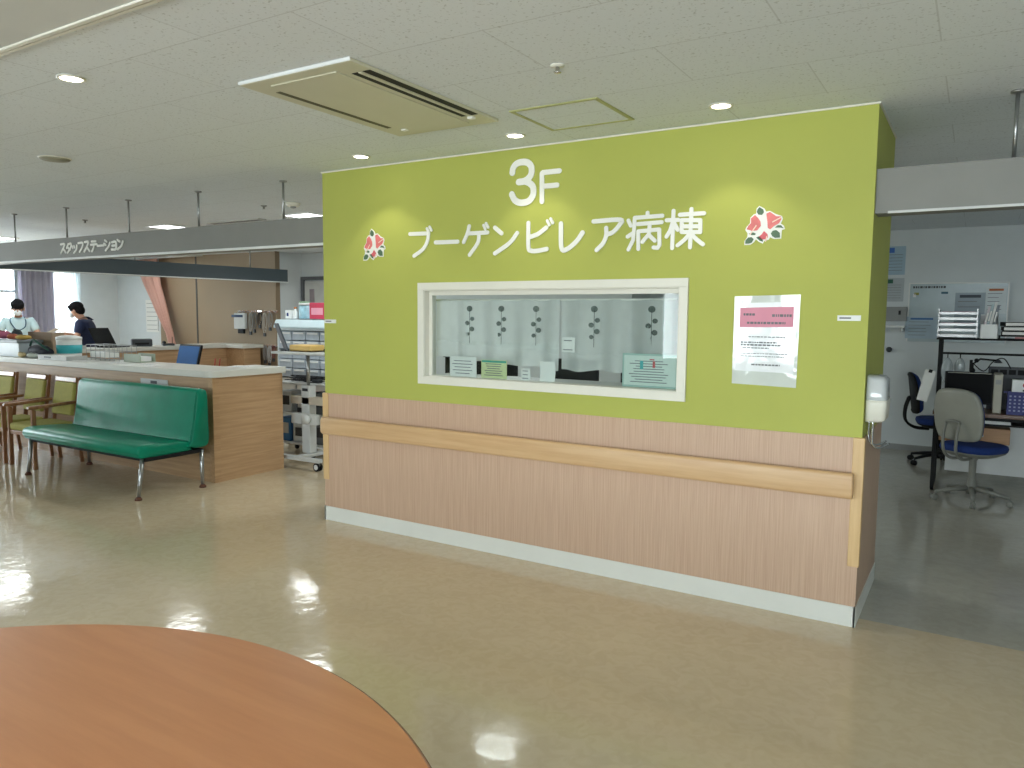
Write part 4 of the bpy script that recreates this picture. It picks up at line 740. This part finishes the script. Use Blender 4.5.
# ------------------------------------------------------------------ people
def skinmesh(name,V,E,R,m,parent,root=0,sub=1):
    me=bpy.data.meshes.new(name); me.from_pydata(V,E,[]); o=bpy.data.objects.new(name,me); COL.objects.link(o); o.parent=parent
    s=o.modifiers.new('skin','SKIN'); s.use_smooth_shade=True
    if not me.skin_vertices: 
        me.attributes  # ensure
    lay=me.skin_vertices[0].data if me.skin_vertices else None
    for i,r in enumerate(R): lay[i].radius=(r if isinstance(r,tuple) else (r,r)); lay[i].use_root=(i==root)
    d=o.modifiers.new('sub','SUBSURF'); d.levels=sub; d.render_levels=sub+1
    me.materials.append(m); return o
def person(loc,rz,lb,top,arms,tilt,lean=0,sc=1):
    """local front is -y; arms: dict s -> (elbow, wrist, finger direction)"""
    t=thing('person',lb,'person',loc,rz); t.scale=(sc,sc,sc)
    L_=lambda p:(p[0],p[1]-lean*max(0,p[2]-.93),p[2])
    V=[];E=[];R=[]
    def add(p,r,par=None):
        V.append(L_(p)); R.append(r); i=len(V)-1
        if par is not None: E.append((par,i))
        return i
    pel=add((0,0,.93),(.13,.10)); sp=add((0,-.01,1.1),(.125,.095),pel); ch=add((0,-.01,1.3),(.15,.11),sp); nb=add((0,-.015,1.43),(.07,.065),ch); nk=add((0,-.03,1.47),.052,nb)
    hy=-.05-.1*math.sin(tilt)
    hd=add((0,hy+.01,1.54),(.07,.078),nk); ht=add((0,hy+.0,1.62),(.078,.092),hd); add((0,hy+.01,1.68),(.05,.06),ht)
    for s in (-1,1):
        hp=add((s*.095,0,.86),.085,pel); kn=add((s*.1,-.02,.48),.058,hp); an=add((s*.1,.03,.09),.04,kn); add((s*.11,-.12,.04),.035,an)
        sh=add((s*.17,-.01,1.385),.058,ch); el,wr,fd=arms[s]
        e=add(el,.042,sh); w=add(wr,.027,e); fd=Vector(fd).normalized(); side=Vector((1,0,0)); side=(side-fd*side.dot(fd)).normalized()
        pm=add(tuple(Vector(wr)+fd*.06),(.036,.016),w)
        for k in range(4):
            o0=Vector(wr)+fd*.09+side*(-.027+.018*k); L=(.05,.062,.066,.055)[k]
            a=add(tuple(o0),.0095,pm); c=add(tuple(o0+fd*L*.55+Vector((0,0,-.008))),.0085,a); add(tuple(o0+fd*L+Vector((0,0,-.028))),.0075,c)
        th=add(tuple(Vector(wr)+fd*.03-side*s*.035),.011,w); add(tuple(Vector(wr)+fd*.07-side*s*.05),.009,th)
    body=skinmesh('body',V,E,R,M_skin,t)
    # tunic
    V=[];E=[];R=[]
    pel=add((0,0,.82),(.165,.125)); sp=add((0,-.01,1.08),(.15,.122),pel); ch=add((0,-.01,1.29),(.175,.138),sp); c2=add((0,-.008,1.39),(.14,.115),ch); add((0,-.018,1.46),(.08,.08),c2)
    for s in (-1,1):
        sh=add((s*.175,-.01,1.375),.078,ch); el=Vector(arms[s][0]); m_=Vector((s*.175,-.01,1.385)).lerp(el,.72); add(tuple(m_),.063,sh)
    skinmesh('tunic',V,E,R,top,t)
    V=[];E=[];R=[]
    pel=add((0,0,.9),(.135,.11))
    for s in (-1,1):
        hp=add((s*.095,0,.82),.1,pel); kn=add((s*.1,-.02,.48),.075,hp); add((s*.1,.03,.12),.062,kn)
    skinmesh('trousers',V,E,R,top,t)
    for s in (-1,1): b=MB(); b.ball((s*.108,-.06,.045),1,sc=(.05,.14,.045)); b.build('shoe',M_whitep,t)
    HM=Matrix.Translation(L_((0,hy,1.57)))@Matrix.Rotation(tilt,4,'X')
    b=MB(); b.ball((0,.022,.062),1,M=None,sc=(.092,.112,.088)) if False else b.ball((0,0,0),1,M=HM@Matrix.Translation((0,.025,.055)),sc=(.093,.108,.088)); b.ball((0,0,0),1,M=HM@Matrix.Translation((0,.055,.0)),sc=(.085,.075,.085)); 
    for k in range(9):
        a=-1.1+2.2*k/8; b.ball((0,0,0),1,M=HM@Matrix.Translation((.07*math.sin(a),-.04-.015*math.cos(a),.075)),seg=8,sc=(.024,.028,.03))
    b.build('hair',M_hair,t)
    b=MB(); b.prism([(0,0),(0,0)],0,0) if False else None
    b=MB(); b.ball((0,0,0),1,M=HM@Matrix.Translation((0,-.078,-.045)),sc=(.055,.034,.045)); b.build('face_mask',mat('mask_white',(226,234,238),.7),t)
    for s in (-1,1):
        b=MB(); b.ball((0,0,0),1,M=HM@Matrix.Translation((s*.03,-.082,.012)),seg=8,sc=(.011,.006,.006)); b.build('eye',M_black,t)
        b=MB(); b.ball((0,0,0),1,M=HM@Matrix.Translation((s*.083,.0,-.01)),seg=8,sc=(.012,.02,.03)); b.build('ear',M_skin,t)
    b=MB(); b.ball((0,0,0),1,M=HM@Matrix.Translation((0,-.095,-.01)),seg=8,sc=(.012,.016,.02)); b.build('nose',M_skin,t)
    return t
M_scrub=mat('pale_blue_scrubs',(196,222,228),.8,bump=.2,bscale=9); M_navy=mat('navy_scrubs',(16,30,66),.8,bump=.2,bscale=9)
def facing(dx,dy): return math.atan2(dx,-dy)
# seated-high figure in pale scrubs
p1=person((-13.3,6.28,0),facing(.9,-.42),'person in pale blue scrubs and white mask looking down, at the left by the window',M_scrub,{-1:((-.27,-.1,1.14),(-.14,-.3,1.1),(.3,-1,0)),1:((.27,-.1,1.14),(.14,-.3,1.1),(-.3,-1,0))},.35,.1,1.04)
b=MB(); b.tube(smooth([(-.09,-.07,1.44),(-.1,-.19,1.36),(-.02,-.21,1.24),(.08,-.21,1.28),(.1,-.19,1.37),(.08,-.06,1.44)]),.008,6); b.build('lanyard',mat('navy_cord',(40,80,110),.6),p1)
p2=person((-11.98,6.74,.0),facing(-.85,-.8),'person in navy scrubs and white mask reading papers, seen in profile at the left',M_navy,{-1:((-.23,-.12,1.15),(-.08,-.34,1.22),(.2,-1,.1)),1:((.25,-.1,1.14),(.1,-.36,1.2),(-.2,-1,.1))},.3,.22,1.02)
t=thing('document','white papers held by the person in navy','paper',(-11.98,6.74,0),facing(-.85,-.8)); MM=Matrix.Translation((0,-.58,1.28))@Matrix.Rotation(math.radians(28),4,'X'); b=MB(); b.box(-.15,.15,-.12,.1,-.002,.002,MM); b.build('sheet',M_paper,t); b=MB(); b.box(-.12,.1,-.09,-.08,.002,.003,MM); b.box(-.12,.1,-.03,-.02,.002,.003,MM); b.build('printed_lines',M_print,t)
# ------------------------------------------------------------------ dispenser on the green side wall
t=thing('hand_sanitizer_dispenser','white dispenser with clear cover and bent steel arm on the green side wall','dispenser',(XR,4.29,1.185))
cl=mat('clear_cover_grey',(196,200,202),.12,spec=.9)
b=MB(); R=[]
for z,s in ((-.115,.75),(-.10,.95),(-.02,1),(.0,1)): R.append([(.002+(x+.05)*s,y*s,z) for x,y in rr(.1,.22,.03)])
b.rings(R); b.build('tank',M_offwhite,t)
b=MB(); R=[]
for z,s in ((.0,.97),(.02,.95),(.10,.93),(.118,.8),(.124,.5)): R.append([(.002+(x+.05)*s,y*s,z) for x,y in rr(.1,.22,.03)])
b.rings(R); b.build('clear_cover',cl,t)
b=MB(); b.box(.0,.07,.125,.2,-.09,.11); b.build('pump_housing',M_lgrey,t,.014,3)
b=MB(); b.box(.071,.078,.14,.19,-.02,.1); b.box(.071,.078,.14,.19,-.08,-.035); b.build('lever_cover',M_whitep,t,.003)
b=MB(); b.tube(smooth([(.04,-.08,-.1),(.04,-.08,-.2),(.045,-.075,-.235),(.07,-.04,-.25),(.09,.05,-.25),(.1,.14,-.25)],5),.006,8); b.tube(smooth([(.02,-.06,-.1),(.02,-.06,-.19),(.03,-.05,-.225),(.055,-.02,-.238),(.075,.06,-.238),(.085,.14,-.238)],5),.005,8); b.build('steel_arm',M_chrome,t)
# ------------------------------------------------------------------ office on the right
def office_chair(loc,rz,lb,back_m,seat_m,post_m):
    t=thing('office_chair',lb,'chair',loc,rz)
    b=MB(); R=[]
    def oval(w,d,n=28,p=3.2): return [(w*math.copysign(abs(math.cos(a))**(2/p),math.cos(a)),d*math.copysign(abs(math.sin(a))**(2/p),math.sin(a))) for a in [2*PI*k/n for k in range(n)]]
    for z,s in ((.445,.86),(.455,.97),(.48,1),(.505,.97),(.515,.86),(.518,.4)): R.append([(x*s,y*s,z) for x,y in oval(.235,.23)])
    b.rings(R); b.build('seat',seat_m,t)
    b=MB(); R=[]
    for z,s in ((.395,.35),(.41,.7),(.44,.93),(.455,.95)): R.append([(x*s,y*s,z) for x,y in oval(.235,.23)])
    b.rings(R); b.build('seat_shell',post_m,t)
    # backrest: panel behind at local -y ; front is +y
    TM=Matrix.Translation((0,-.25,.57))@Matrix.Rotation(math.radians(8),4,'X')
    outl=[(-.17,0),(-.21,.1),(-.215,.25),(-.185,.38),(-.12,.43),(0,.445),(.12,.43),(.185,.38),(.215,.25),(.21,.1),(.17,0),(0,-.015)]
    outl=[(p[0],p[1]) for p in smooth([(a,c,0) for a,c in outl+[outl[0]]],4)][:-1]
    cx,cz=0,.21
    def lay(m,ys,pr):
        b=MB(); R=[]
        for y,s in ys: R.append([(x*s,y-.0*x*x+1.0*x*x*.9,cz+(z-cz)*s) for x,z in outl])
        b.rings(R,M=TM); return b.build(pr,m,t)
    lay(back_m,((-.03,.86),(-.02,.97),(.0,1)),'back_shell'); lay(seat_m,((.001,.98),(.02,.97),(.04,.9),(.046,.7)),'backrest_cushion')
    b=MB(); b.tube(smooth([(-.06,-.31,.72),(-.06,-.34,.6),(-.055,-.33,.47),(-.05,-.24,.4),(-.04,-.1,.39)],5),.013,8); b.tube(smooth([(.06,-.31,.72),(.06,-.34,.6),(.055,-.33,.47),(.05,-.24,.4),(.04,-.1,.39)],5),.013,8); b.tube([(-.06,-.31,.72),(0,-.305,.735),(.06,-.31,.72)],.013,8); b.build('back_support',post_m,t)
    b=MB(); b.lathe([(.05,.40),(.03,.36),(.028,.2),(.04,.12),(.04,.07)]); b.build('gas_column',post_m,t)
    for k in range(5):
        a=2*PI*k/5+.3; c,s=math.cos(a),math.sin(a); b=MB(); b.tube([(.03*c,.03*s,.115),(.16*c,.16*s,.1),(.29*c,.29*s,.075)],[.024,.02,.014],8); f=b.build('base_arm',post_m,t)
        b=MB(); MM=Matrix.Translation((.3*c,.3*s,.028))@Matrix.Rotation(a,4,'Z')@Matrix.Rotation(PI/2,4,'X'); b.lathe([(.015,-.024),(.028,-.022),(.028,-.006),(.015,-.005)],M=MM,n=16); b.lathe([(.015,.005),(.028,.006),(.028,.022),(.015,.024)],M=MM,n=16); b.tube([(.3*c,.3*s,.03),(.29*c,.29*s,.075)],.008,6); b.build('caster',post_m,f)
    return t
office_chair((.03,7.68,0),math.radians(-32),'grey shelled office chair with blue seat in front of the dark computer desk',M_shell,M_blue,mat('warm_grey_metal',(128,128,120),.4))
office_chair((-.3,9.45,0),math.radians(-80),'blue office chair half hidden behind the left side of the computer desk',M_black,M_blue,M_black)
t=thing('computer_desk','black steel computer desk with brown top and upper shelf in the right office','desk',(.4,8.2,0))
FX0,FX1=-.7,.75
b=MB()
for x in (FX0,FX1-.03):
    b.box(x,x+.03,-.25,-.22,.06,.72); b.box(x,x+.03,.22,.25,.06,1.385); b.box(x,x+.03,-.25,.25,.03,.06); b.box(x,x+.03,-.1,-.07,.76,1.385); b.box(x,x+.03,-.1,.25,1.385,1.405)
b.box(FX0+.03,FX1-.03,-.1,-.08,1.27,1.29); b.box(FX0+.03,FX1-.03,.22,.25,.3,.33); b.box(FX0+.03,FX1-.03,-.25,-.22,.69,.72); b.build('frame',M_black,t,.002)
b=MB(); b.box(FX0-.01,FX1+.01,-.28,.27,.72,.755); b.build('desk_top',wood('dark_brown_top',(92,62,44),(112,78,56),'X',20,.4,15,0),t,.003)
b=MB(); b.box(FX0-.02,FX1+.02,-.12,.27,1.405,1.42); b.build('upper_shelf',M_black,t,.002)
b=MB(); b.box(FX0+.05,-.1,-.24,.2,.48,.62); d=b.build('drawer',wood('oak_drawer',(150,112,76),(170,130,92),'X',30,.5,15,0),t,.003); b=MB(); b.box(-.45,-.3,-.25,-.24,.54,.56); b.build('handle',M_steel,d)
b=MB(); b.box(FX0+.03,FX1-.03,-.24,.02,.645,.66); b.build('keyboard_shelf',M_black,t)
b=MB(); b.box(FX0+.1,.35,.2,.215,.13,.6); b.build('back_panel',M_lgrey,t)
for x in (FX0+.015,FX1-.015):
    for y in (-.2,.2): b=MB(); MM=Matrix.Translation((x,y,.028))@Matrix.Rotation(PI/2,4,'X')@Matrix.Rotation(PI/2,4,'Y'); MM=Matrix.Translation((x,y,.028))@Matrix.Rotation(PI/2,4,'Y'); b.lathe([(.01,-.014),(.028,-.012),(.028,.012),(.01,.014)],M=MM,n=16); b.build('caster',M_black,t)
DT=.756
t=thing('computer_monitor','black computer monitor on the desk behind the grey chair','monitor',(-.04,8.05,DT),0)
b=MB(); b.box(-.19,.19,-.02,.02,.07,.36); b.build('housing',M_black,t,.006); b=MB(); b.box(-.175,.175,-.0225,-.0202,.085,.345); b.build('screen',mat('dead_screen',(8,9,12),.6,spec=.15),t); b=MB(); b.box(-.17,.17,-.0235,-.0205,.348,.354); b.build('top_strip',M_shell,t)
b=MB(); b.box(-.03,.03,.0,.04,.0,.12); b.box(-.1,.1,-.06,.08,0,.012); b.build('stand',M_black,t,.003)
t=thing('computer_tower','beige computer tower on the desk right of the black monitor','computer',(.185,8.12,DT)); b=MB(); b.box(-.03,.035,-.1,.18,0,.35); b.build('case',mat('beige_case',(176,172,156),.5),t,.004); b=MB(); b.box(-.02,.025,-.103,-.1,.26,.3); b.build('drive_slot',M_grey,t)
t=thing('keyboard','white papers and keyboard on the desk shelf','keyboard',(.2,8.04,.6615)); b=MB(); b.box(-.14,.1,-.09,.04,0,.025); b.build('body',M_lgrey,t,.004); b=MB(); b.box(-.13,.09,-.08,.03,.025,.032); b.build('keys',M_whitep,t)
t=thing('blue_basket','blue perforated plastic basket on the desk at the right edge','basket',(.36,8.05,DT)); b=MB(); R=[]
M_bb=mat('blue_plastic',(22,30,108),.5)
b=MB(); b.box(-.1,.16,-.08,-.074,.0,.2); b.box(-.1,.16,.074,.08,.0,.2); b.box(-.1,-.094,-.074,.074,0,.2); b.box(.154,.16,-.074,.074,0,.2); b.box(-.094,.154,-.074,.074,0,.006); b.build('basket',M_bb,t)
b=MB()
for i in range(7):
    for j in range(5): b.box(-.085+i*.034,-.07+i*.034,-.0815,-.08,.03+j*.032,.043+j*.032)
b.build('holes',mat('pale_hole',(150,156,190),.6),t); b=MB(); b.box(-.13,.18,-.09,-.08,.195,.205); b.build('rim',M_bb,t)
t=thing('white_carton','white carton with a red emblem standing in the blue basket','box',(.37,8.05,DT+.008)); b=MB(); b.box(-.08,.1,-.05,.05,0,.3); b.build('carton',M_whitep,t,.003); b=MB(); b.lathe([(.022,0),(.022,.002)],M=Matrix.Translation((.02,-.05,.255))@Matrix.Rotation(PI/2,4,'X')); b.build('red_emblem',mat('red_emblem',(190,60,80),.6),t); b=MB(); b.box(0,.05,-.052,-.05,.2,.216); b.build('print',M_dark,t)
t=thing('power_strip','dark sockets box behind the computer tower','power strip',(.18,8.3,1.0)); t.location=(.3,8.38,DT); b=MB(); b.box(-.19,.2,-.02,.03,0,.4); b.build('panel',M_dark,t,.004)
for i in range(4): b=MB(); b.box(-.17+i*.07,-.115+i*.07,-.026,-.02,.33,.375); b.build('socket',M_black,t,.002)
# shelf top things
ST=1.421
t=thing('letter_tray_stack','five tier clear letter tray stack on the upper desk shelf','tray stack',(-.16,8.3,ST))
M_ac2=mat('clear_acrylic',(196,196,196),.15,spec=.8)
for k in range(5):
    b=MB(); z=.01+k*.052; b.box(-.155,.155,-.16,.12,z,z+.006); b.box(-.155,-.149,-.16,.12,z+.006,z+.045); b.box(.149,.155,-.16,.12,z+.006,z+.045); b.box(-.149,.149,-.16,-.155,z+.006,z+.022); tr=b.build('tray',M_ac2,t); b=MB(); b.box(-.135,.135,-.15,.1,z+.007,z+.026); b.build('papers',[M_paper,M_paper,M_pink,M_paper,M_pink][k],tr)
b=MB(); b.box(-.16,-.15,-.14,-.12,0,.27); b.box(.15,.16,-.14,-.12,0,.27); b.build('post',M_ac2,t)
t=thing('magazine_holder','white magazine holder box on the upper desk shelf','file box',(.09,8.26,ST)); b=MB(); b.box(-.07,.07,-.12,-.116,0,.13); b.box(-.07,.07,.116,.12,0,.22); b.prism([(-.12,0),(.12,0),(.12,.22),(-.12,.13)],-.07,-.066,'yz'); b.prism([(-.12,0),(.12,0),(.12,.22),(-.12,.13)],.066,.07,'yz'); b.box(-.066,.066,-.116,.116,0,.004); b.build('box',M_whitep,t)
for i,(c,hh) in enumerate((((214,204,210),.29),((170,190,196),.31),((226,226,226),.33),((120,130,140),.30))):
    q=thing('folder',['pinkish','pale blue','white','slate'][i]+' folder leaning in the magazine holder','folder',(.035+i*.022,8.27,ST+.006),0,'folders in the magazine holder'); MM=Matrix.Rotation(math.radians(10),4,'Y'); b=MB(); b.box(-.010,.010,-.1,.1,.002,hh,MM); b.build('cover',mat('folder',c,.5),q,.001); b=MB(); b.box(-.006,.006,-.102,-.1,hh*.5,hh*.8,MM); b.build('spine_label',M_paper,q)
for i in range(3):
    q=thing('ring_binder',['lowest dark ring binder of the pile at the right edge of the shelf','middle dark ring binder of the pile at the right edge of the shelf','topmost dark ring binder of the pile at the right edge of the shelf'][i],'binder',(.36,8.25,ST+.031+.041*i+.001),.08*i-.05,'ring binders piled on the shelf'); b=MB(); b.box(-.17,.2,-.13,.13,0,.038); b.build('cover',M_black,q,.003); b=MB(); b.box(-.16,.19,-.135,-.128,.006,.032); b.build('pages',M_paper,q)
q=thing('small_tray','black riser tray under the ring binders','tray',(.37,8.25,ST)); b=MB(); b.box(-.2,.2,-.14,.14,.022,.03); b.box(-.2,-.19,-.14,.14,0,.022); b.box(.19,.2,-.14,.14,0,.022); b.build('tray',M_black,q); b=MB(); b.box(-.08,.04,-.145,-.14,.004,.02); b.build('label',mat('rose_label',(190,130,130),.6),q)
# hanging things on frame: paper, desk lamp, cables
t=thing('hanging_papers','white papers hanging down at the left side of the computer desk','paper',(-.345,7.955,1.1)); MM=Matrix.Rotation(math.radians(12),4,'Y')
b=MB(); b.box(-.05,.04,-.006,.0,-.27,.02,MM); b.build('sheets',M_paper,t); b=MB(); b.box(-.02,.01,-.01,.004,.0,.03,MM); b.build('clip',M_black,t)
t=thing('desk_lamp','black jointed desk lamp arm above the monitor','lamp',(-.02,8.3,DT)); b=MB(); b.tube([(0,0,.01),(0,0,.42),(.06,0,.47),(.2,-.02,.46)],.01,8); b.build('arm',M_black,t); b=MB(); b.lathe([(.06,0),(.06,.015),(.015,.02)]); b.build('base',M_black,t); b=MB(); b.ball((0,0,.36),.025); b.ball((.03,0,.455),.02); b.build('joint',M_black,t); b=MB(); b.lathe([(.012,.03),(.035,0),(.03,0)],(.2,-.02,.44)); b.build('shade',M_dark,t)
t=thing('clear_bag','clear plastic bags hanging under the upper shelf at the left','bag',(-.22,8.1,1.26)); b=MB(); b.ball((0,0,-.14),1,sc=(.05,.03,.12)); b.ball((.1,.02,-.11),1,sc=(.045,.02,.09)); b.build('bag',mat('cloudy_plastic',(160,168,170),.2,bump=.4,bscale=20),t); b=MB(); b.tube([(0,0,-.03),(0,0,.01)],.005,6); b.tube([(.1,.02,-.03),(.1,0,.01)],.005,6); b.build('tie',M_black,t)
t=thing('cable','thin dark cables looping behind the monitor','cable',(.02,8.2,1.0)); b=MB(); b.tube(smooth([(-.05,0,.2),(.05,0,.12),(.12,.0,.21),(.2,.02,.24),(.26,.02,.15)]),.005,6); b.build('cord',M_black,t); b=MB(); b.box(-.065,-.04,-.01,.01,.12,.22); b.build('adapter',M_black,t)
# whiteboard and papers on the back wall
t=thing('wall_board','large glossy whiteboard with notes on the back office wall','board',(-.22,YK,1.67))
b=MB(); b.box(-.5,.5,-.02,0,-.345,.345); b.build('panel',mat('glossy_board',(176,192,198),.28,spec=.6),t,.002); b=MB(); b.box(-.505,.505,-.026,-.02,.335,.35); b.box(-.505,-.49,-.026,-.02,-.345,.335); b.box(.49,.505,-.026,-.02,-.345,.335); b.build('frame',M_whitep,t)
b=MB(); random.seed(9); x=-.46
while x<-.14: w=random.uniform(.01,.03); b.box(x,x+w,-.022,-.0205,.285,.31); x+=w+.008
b.build('handwriting',M_dark,t)
for x,z,w,h,c,lb in ((-.42,.22,.05,.03,(150,150,60),'olive marker strip'),(-.13,.23,.07,.025,(40,90,110),'teal marker strip'),(-.44,.2,.03,.04,(240,240,240),'white paper tag')):
    b=MB(); b.box(x-w/2,x+w/2,-.023,-.0205,z-h/2,z+h/2); b.build('magnet_strip',mat('strip',c,.4),t)
for x,z,w,h,c,lb in ((-.18-.22,1.49-1.67,.34,.26,(172,192,206),'pale blue chart sheet at the lower left of the whiteboard'),(.13,.02,.3,.42,(140,156,166),'blue grey chart sheet in the middle of the whiteboard'),(.38,.14,.2,.3,(196,206,208),'white sheet with orange heading at the right of the whiteboard')):
    q=thing('chart_sheet',lb,'notice',(-.22+x*1.0 if x>0 else -.57,YK-.024,1.67+z),0,'sheets on the whiteboard'); b=MB(); b.box(-w/2,w/2,-.003,0,-h/2,h/2); b.build('sheet',mat('sheet',c,.35),q); b=MB(); 
    for i in range(5): b.box(-w*.4,w*.35*random.uniform(.3,1),-.0045,-.003,h*(.25-.15*i),h*(.27-.15*i))
    b.build('printed_lines',M_print,q)
    b=MB(); b.box(-w*.35,w*.35,-.0045,-.003,h*.36,h*.44); b.build('heading',mat('hd',(60,110,170) if x<0 else ((190,110,60) if x>.3 else (60,70,80)),.5),q)
for z0,z1,c,lb in ((2.12,2.46,(164,190,206),'upper pale blue notice beside the green wall edge'),(1.8,2.08,(176,184,188),'lower pale notice with a green square beside the green wall edge')):
    q=thing('wall_notice',lb,'notice',(-.9,YK,(z0+z1)/2),0,'notices on the office wall'); h=(z1-z0)/2; b=MB(); b.box(-.13,.12,-.004,0,-h,h); b.build('sheet',mat('notice',c,.5),q)
    b=MB(); 
    for i in range(6): b.box(-.1,.09,-.0055,-.004,h*.4-i*h*.22,h*.43-i*h*.22)
    b.build('printed_lines',M_print,q); b=MB(); b.box(-.1,0,-.006,-.004,h*.55,h*.9); b.build('mark',mat('mk',(60,110,190) if z0>2 else (20,90,70),.5),q)
q=thing('wall_box','grey control box on the office wall beside the green wall','control box',(-.84,YK,1.65)); b=MB(); b.box(-.14,.11,-.05,0,-.085,.085); b.build('housing',M_grey,q,.004); b=MB(); b.box(.02,.045,-.056,-.05,-.01,.04); b.build('switch',M_black,q,.002)
q=thing('wall_shelf','small white shelf under the grey control box','shelf',(-.88,YK,1.5)); b=MB(); b.box(-.14,.14,-.15,0,-.012,.012); b.build('board',M_whitep,q,.003); b=MB(); b.box(-.12,-.1,-.1,0,-.06,-.012); b.box(.1,.12,-.1,0,-.06,-.012); b.build('bracket',M_steel,q)
q=thing('door_knob','round steel knob on the office wall near the green wall','knob',(-.9,YK,1.22)); b=MB(); b.lathe([(.03,0),(.03,-.008),(.012,-.012),(.012,-.04),(.03,-.05),(.032,-.065),(.01,-.075)],M=Matrix.Rotation(-PI/2,4,'X')); b.build('knob',M_dark,q)
# ------------------------------------------------------------------ daylight
w=bpy.data.worlds.new('daylight'); SC.world=w; w.use_nodes=True; nt=w.node_tree; bg=nt.nodes['Background']
tc=nt.nodes.new('ShaderNodeTexCoord'); sp=nt.nodes.new('ShaderNodeSeparateXYZ'); r=nt.nodes.new('ShaderNodeValToRGB'); nt.links.new(tc.outputs['Generated'],sp.inputs[0]); nt.links.new(sp.outputs['Z'],r.inputs['Fac'])
r.color_ramp.elements[0].position=.0; r.color_ramp.elements[0].color=(.56,.62,.64,1); r.color_ramp.elements[1].position=.3; r.color_ramp.elements[1].color=(.78,.92,1,1)
nt.links.new(r.outputs['Color'],bg.inputs['Color']); bg.inputs['Strength'].default_value=SKY
def portal(c,sx,sy,rot):
    l=bpy.data.lights.new('window_portal','AREA'); l.shape='RECTANGLE'; l.size=sx; l.size_y=sy; l.cycles.is_portal=True
    o=bpy.data.objects.new('window_portal',l); COL.objects.link(o); o.location=c; o.rotation_euler=rot
for u0,u1,z0,z1 in REAR: portal(((u0+u1)/2,YR-.14,(z0+z1)/2),u1-u0,z1-z0,(PI/2,0,0))
for u0,u1,z0,z1 in LEFT: portal((XW-.14,(u0+u1)/2,(z0+z1)/2),u1-u0,z1-z0,(PI/2,0,-PI/2))
SC.view_settings.exposure=EXPO
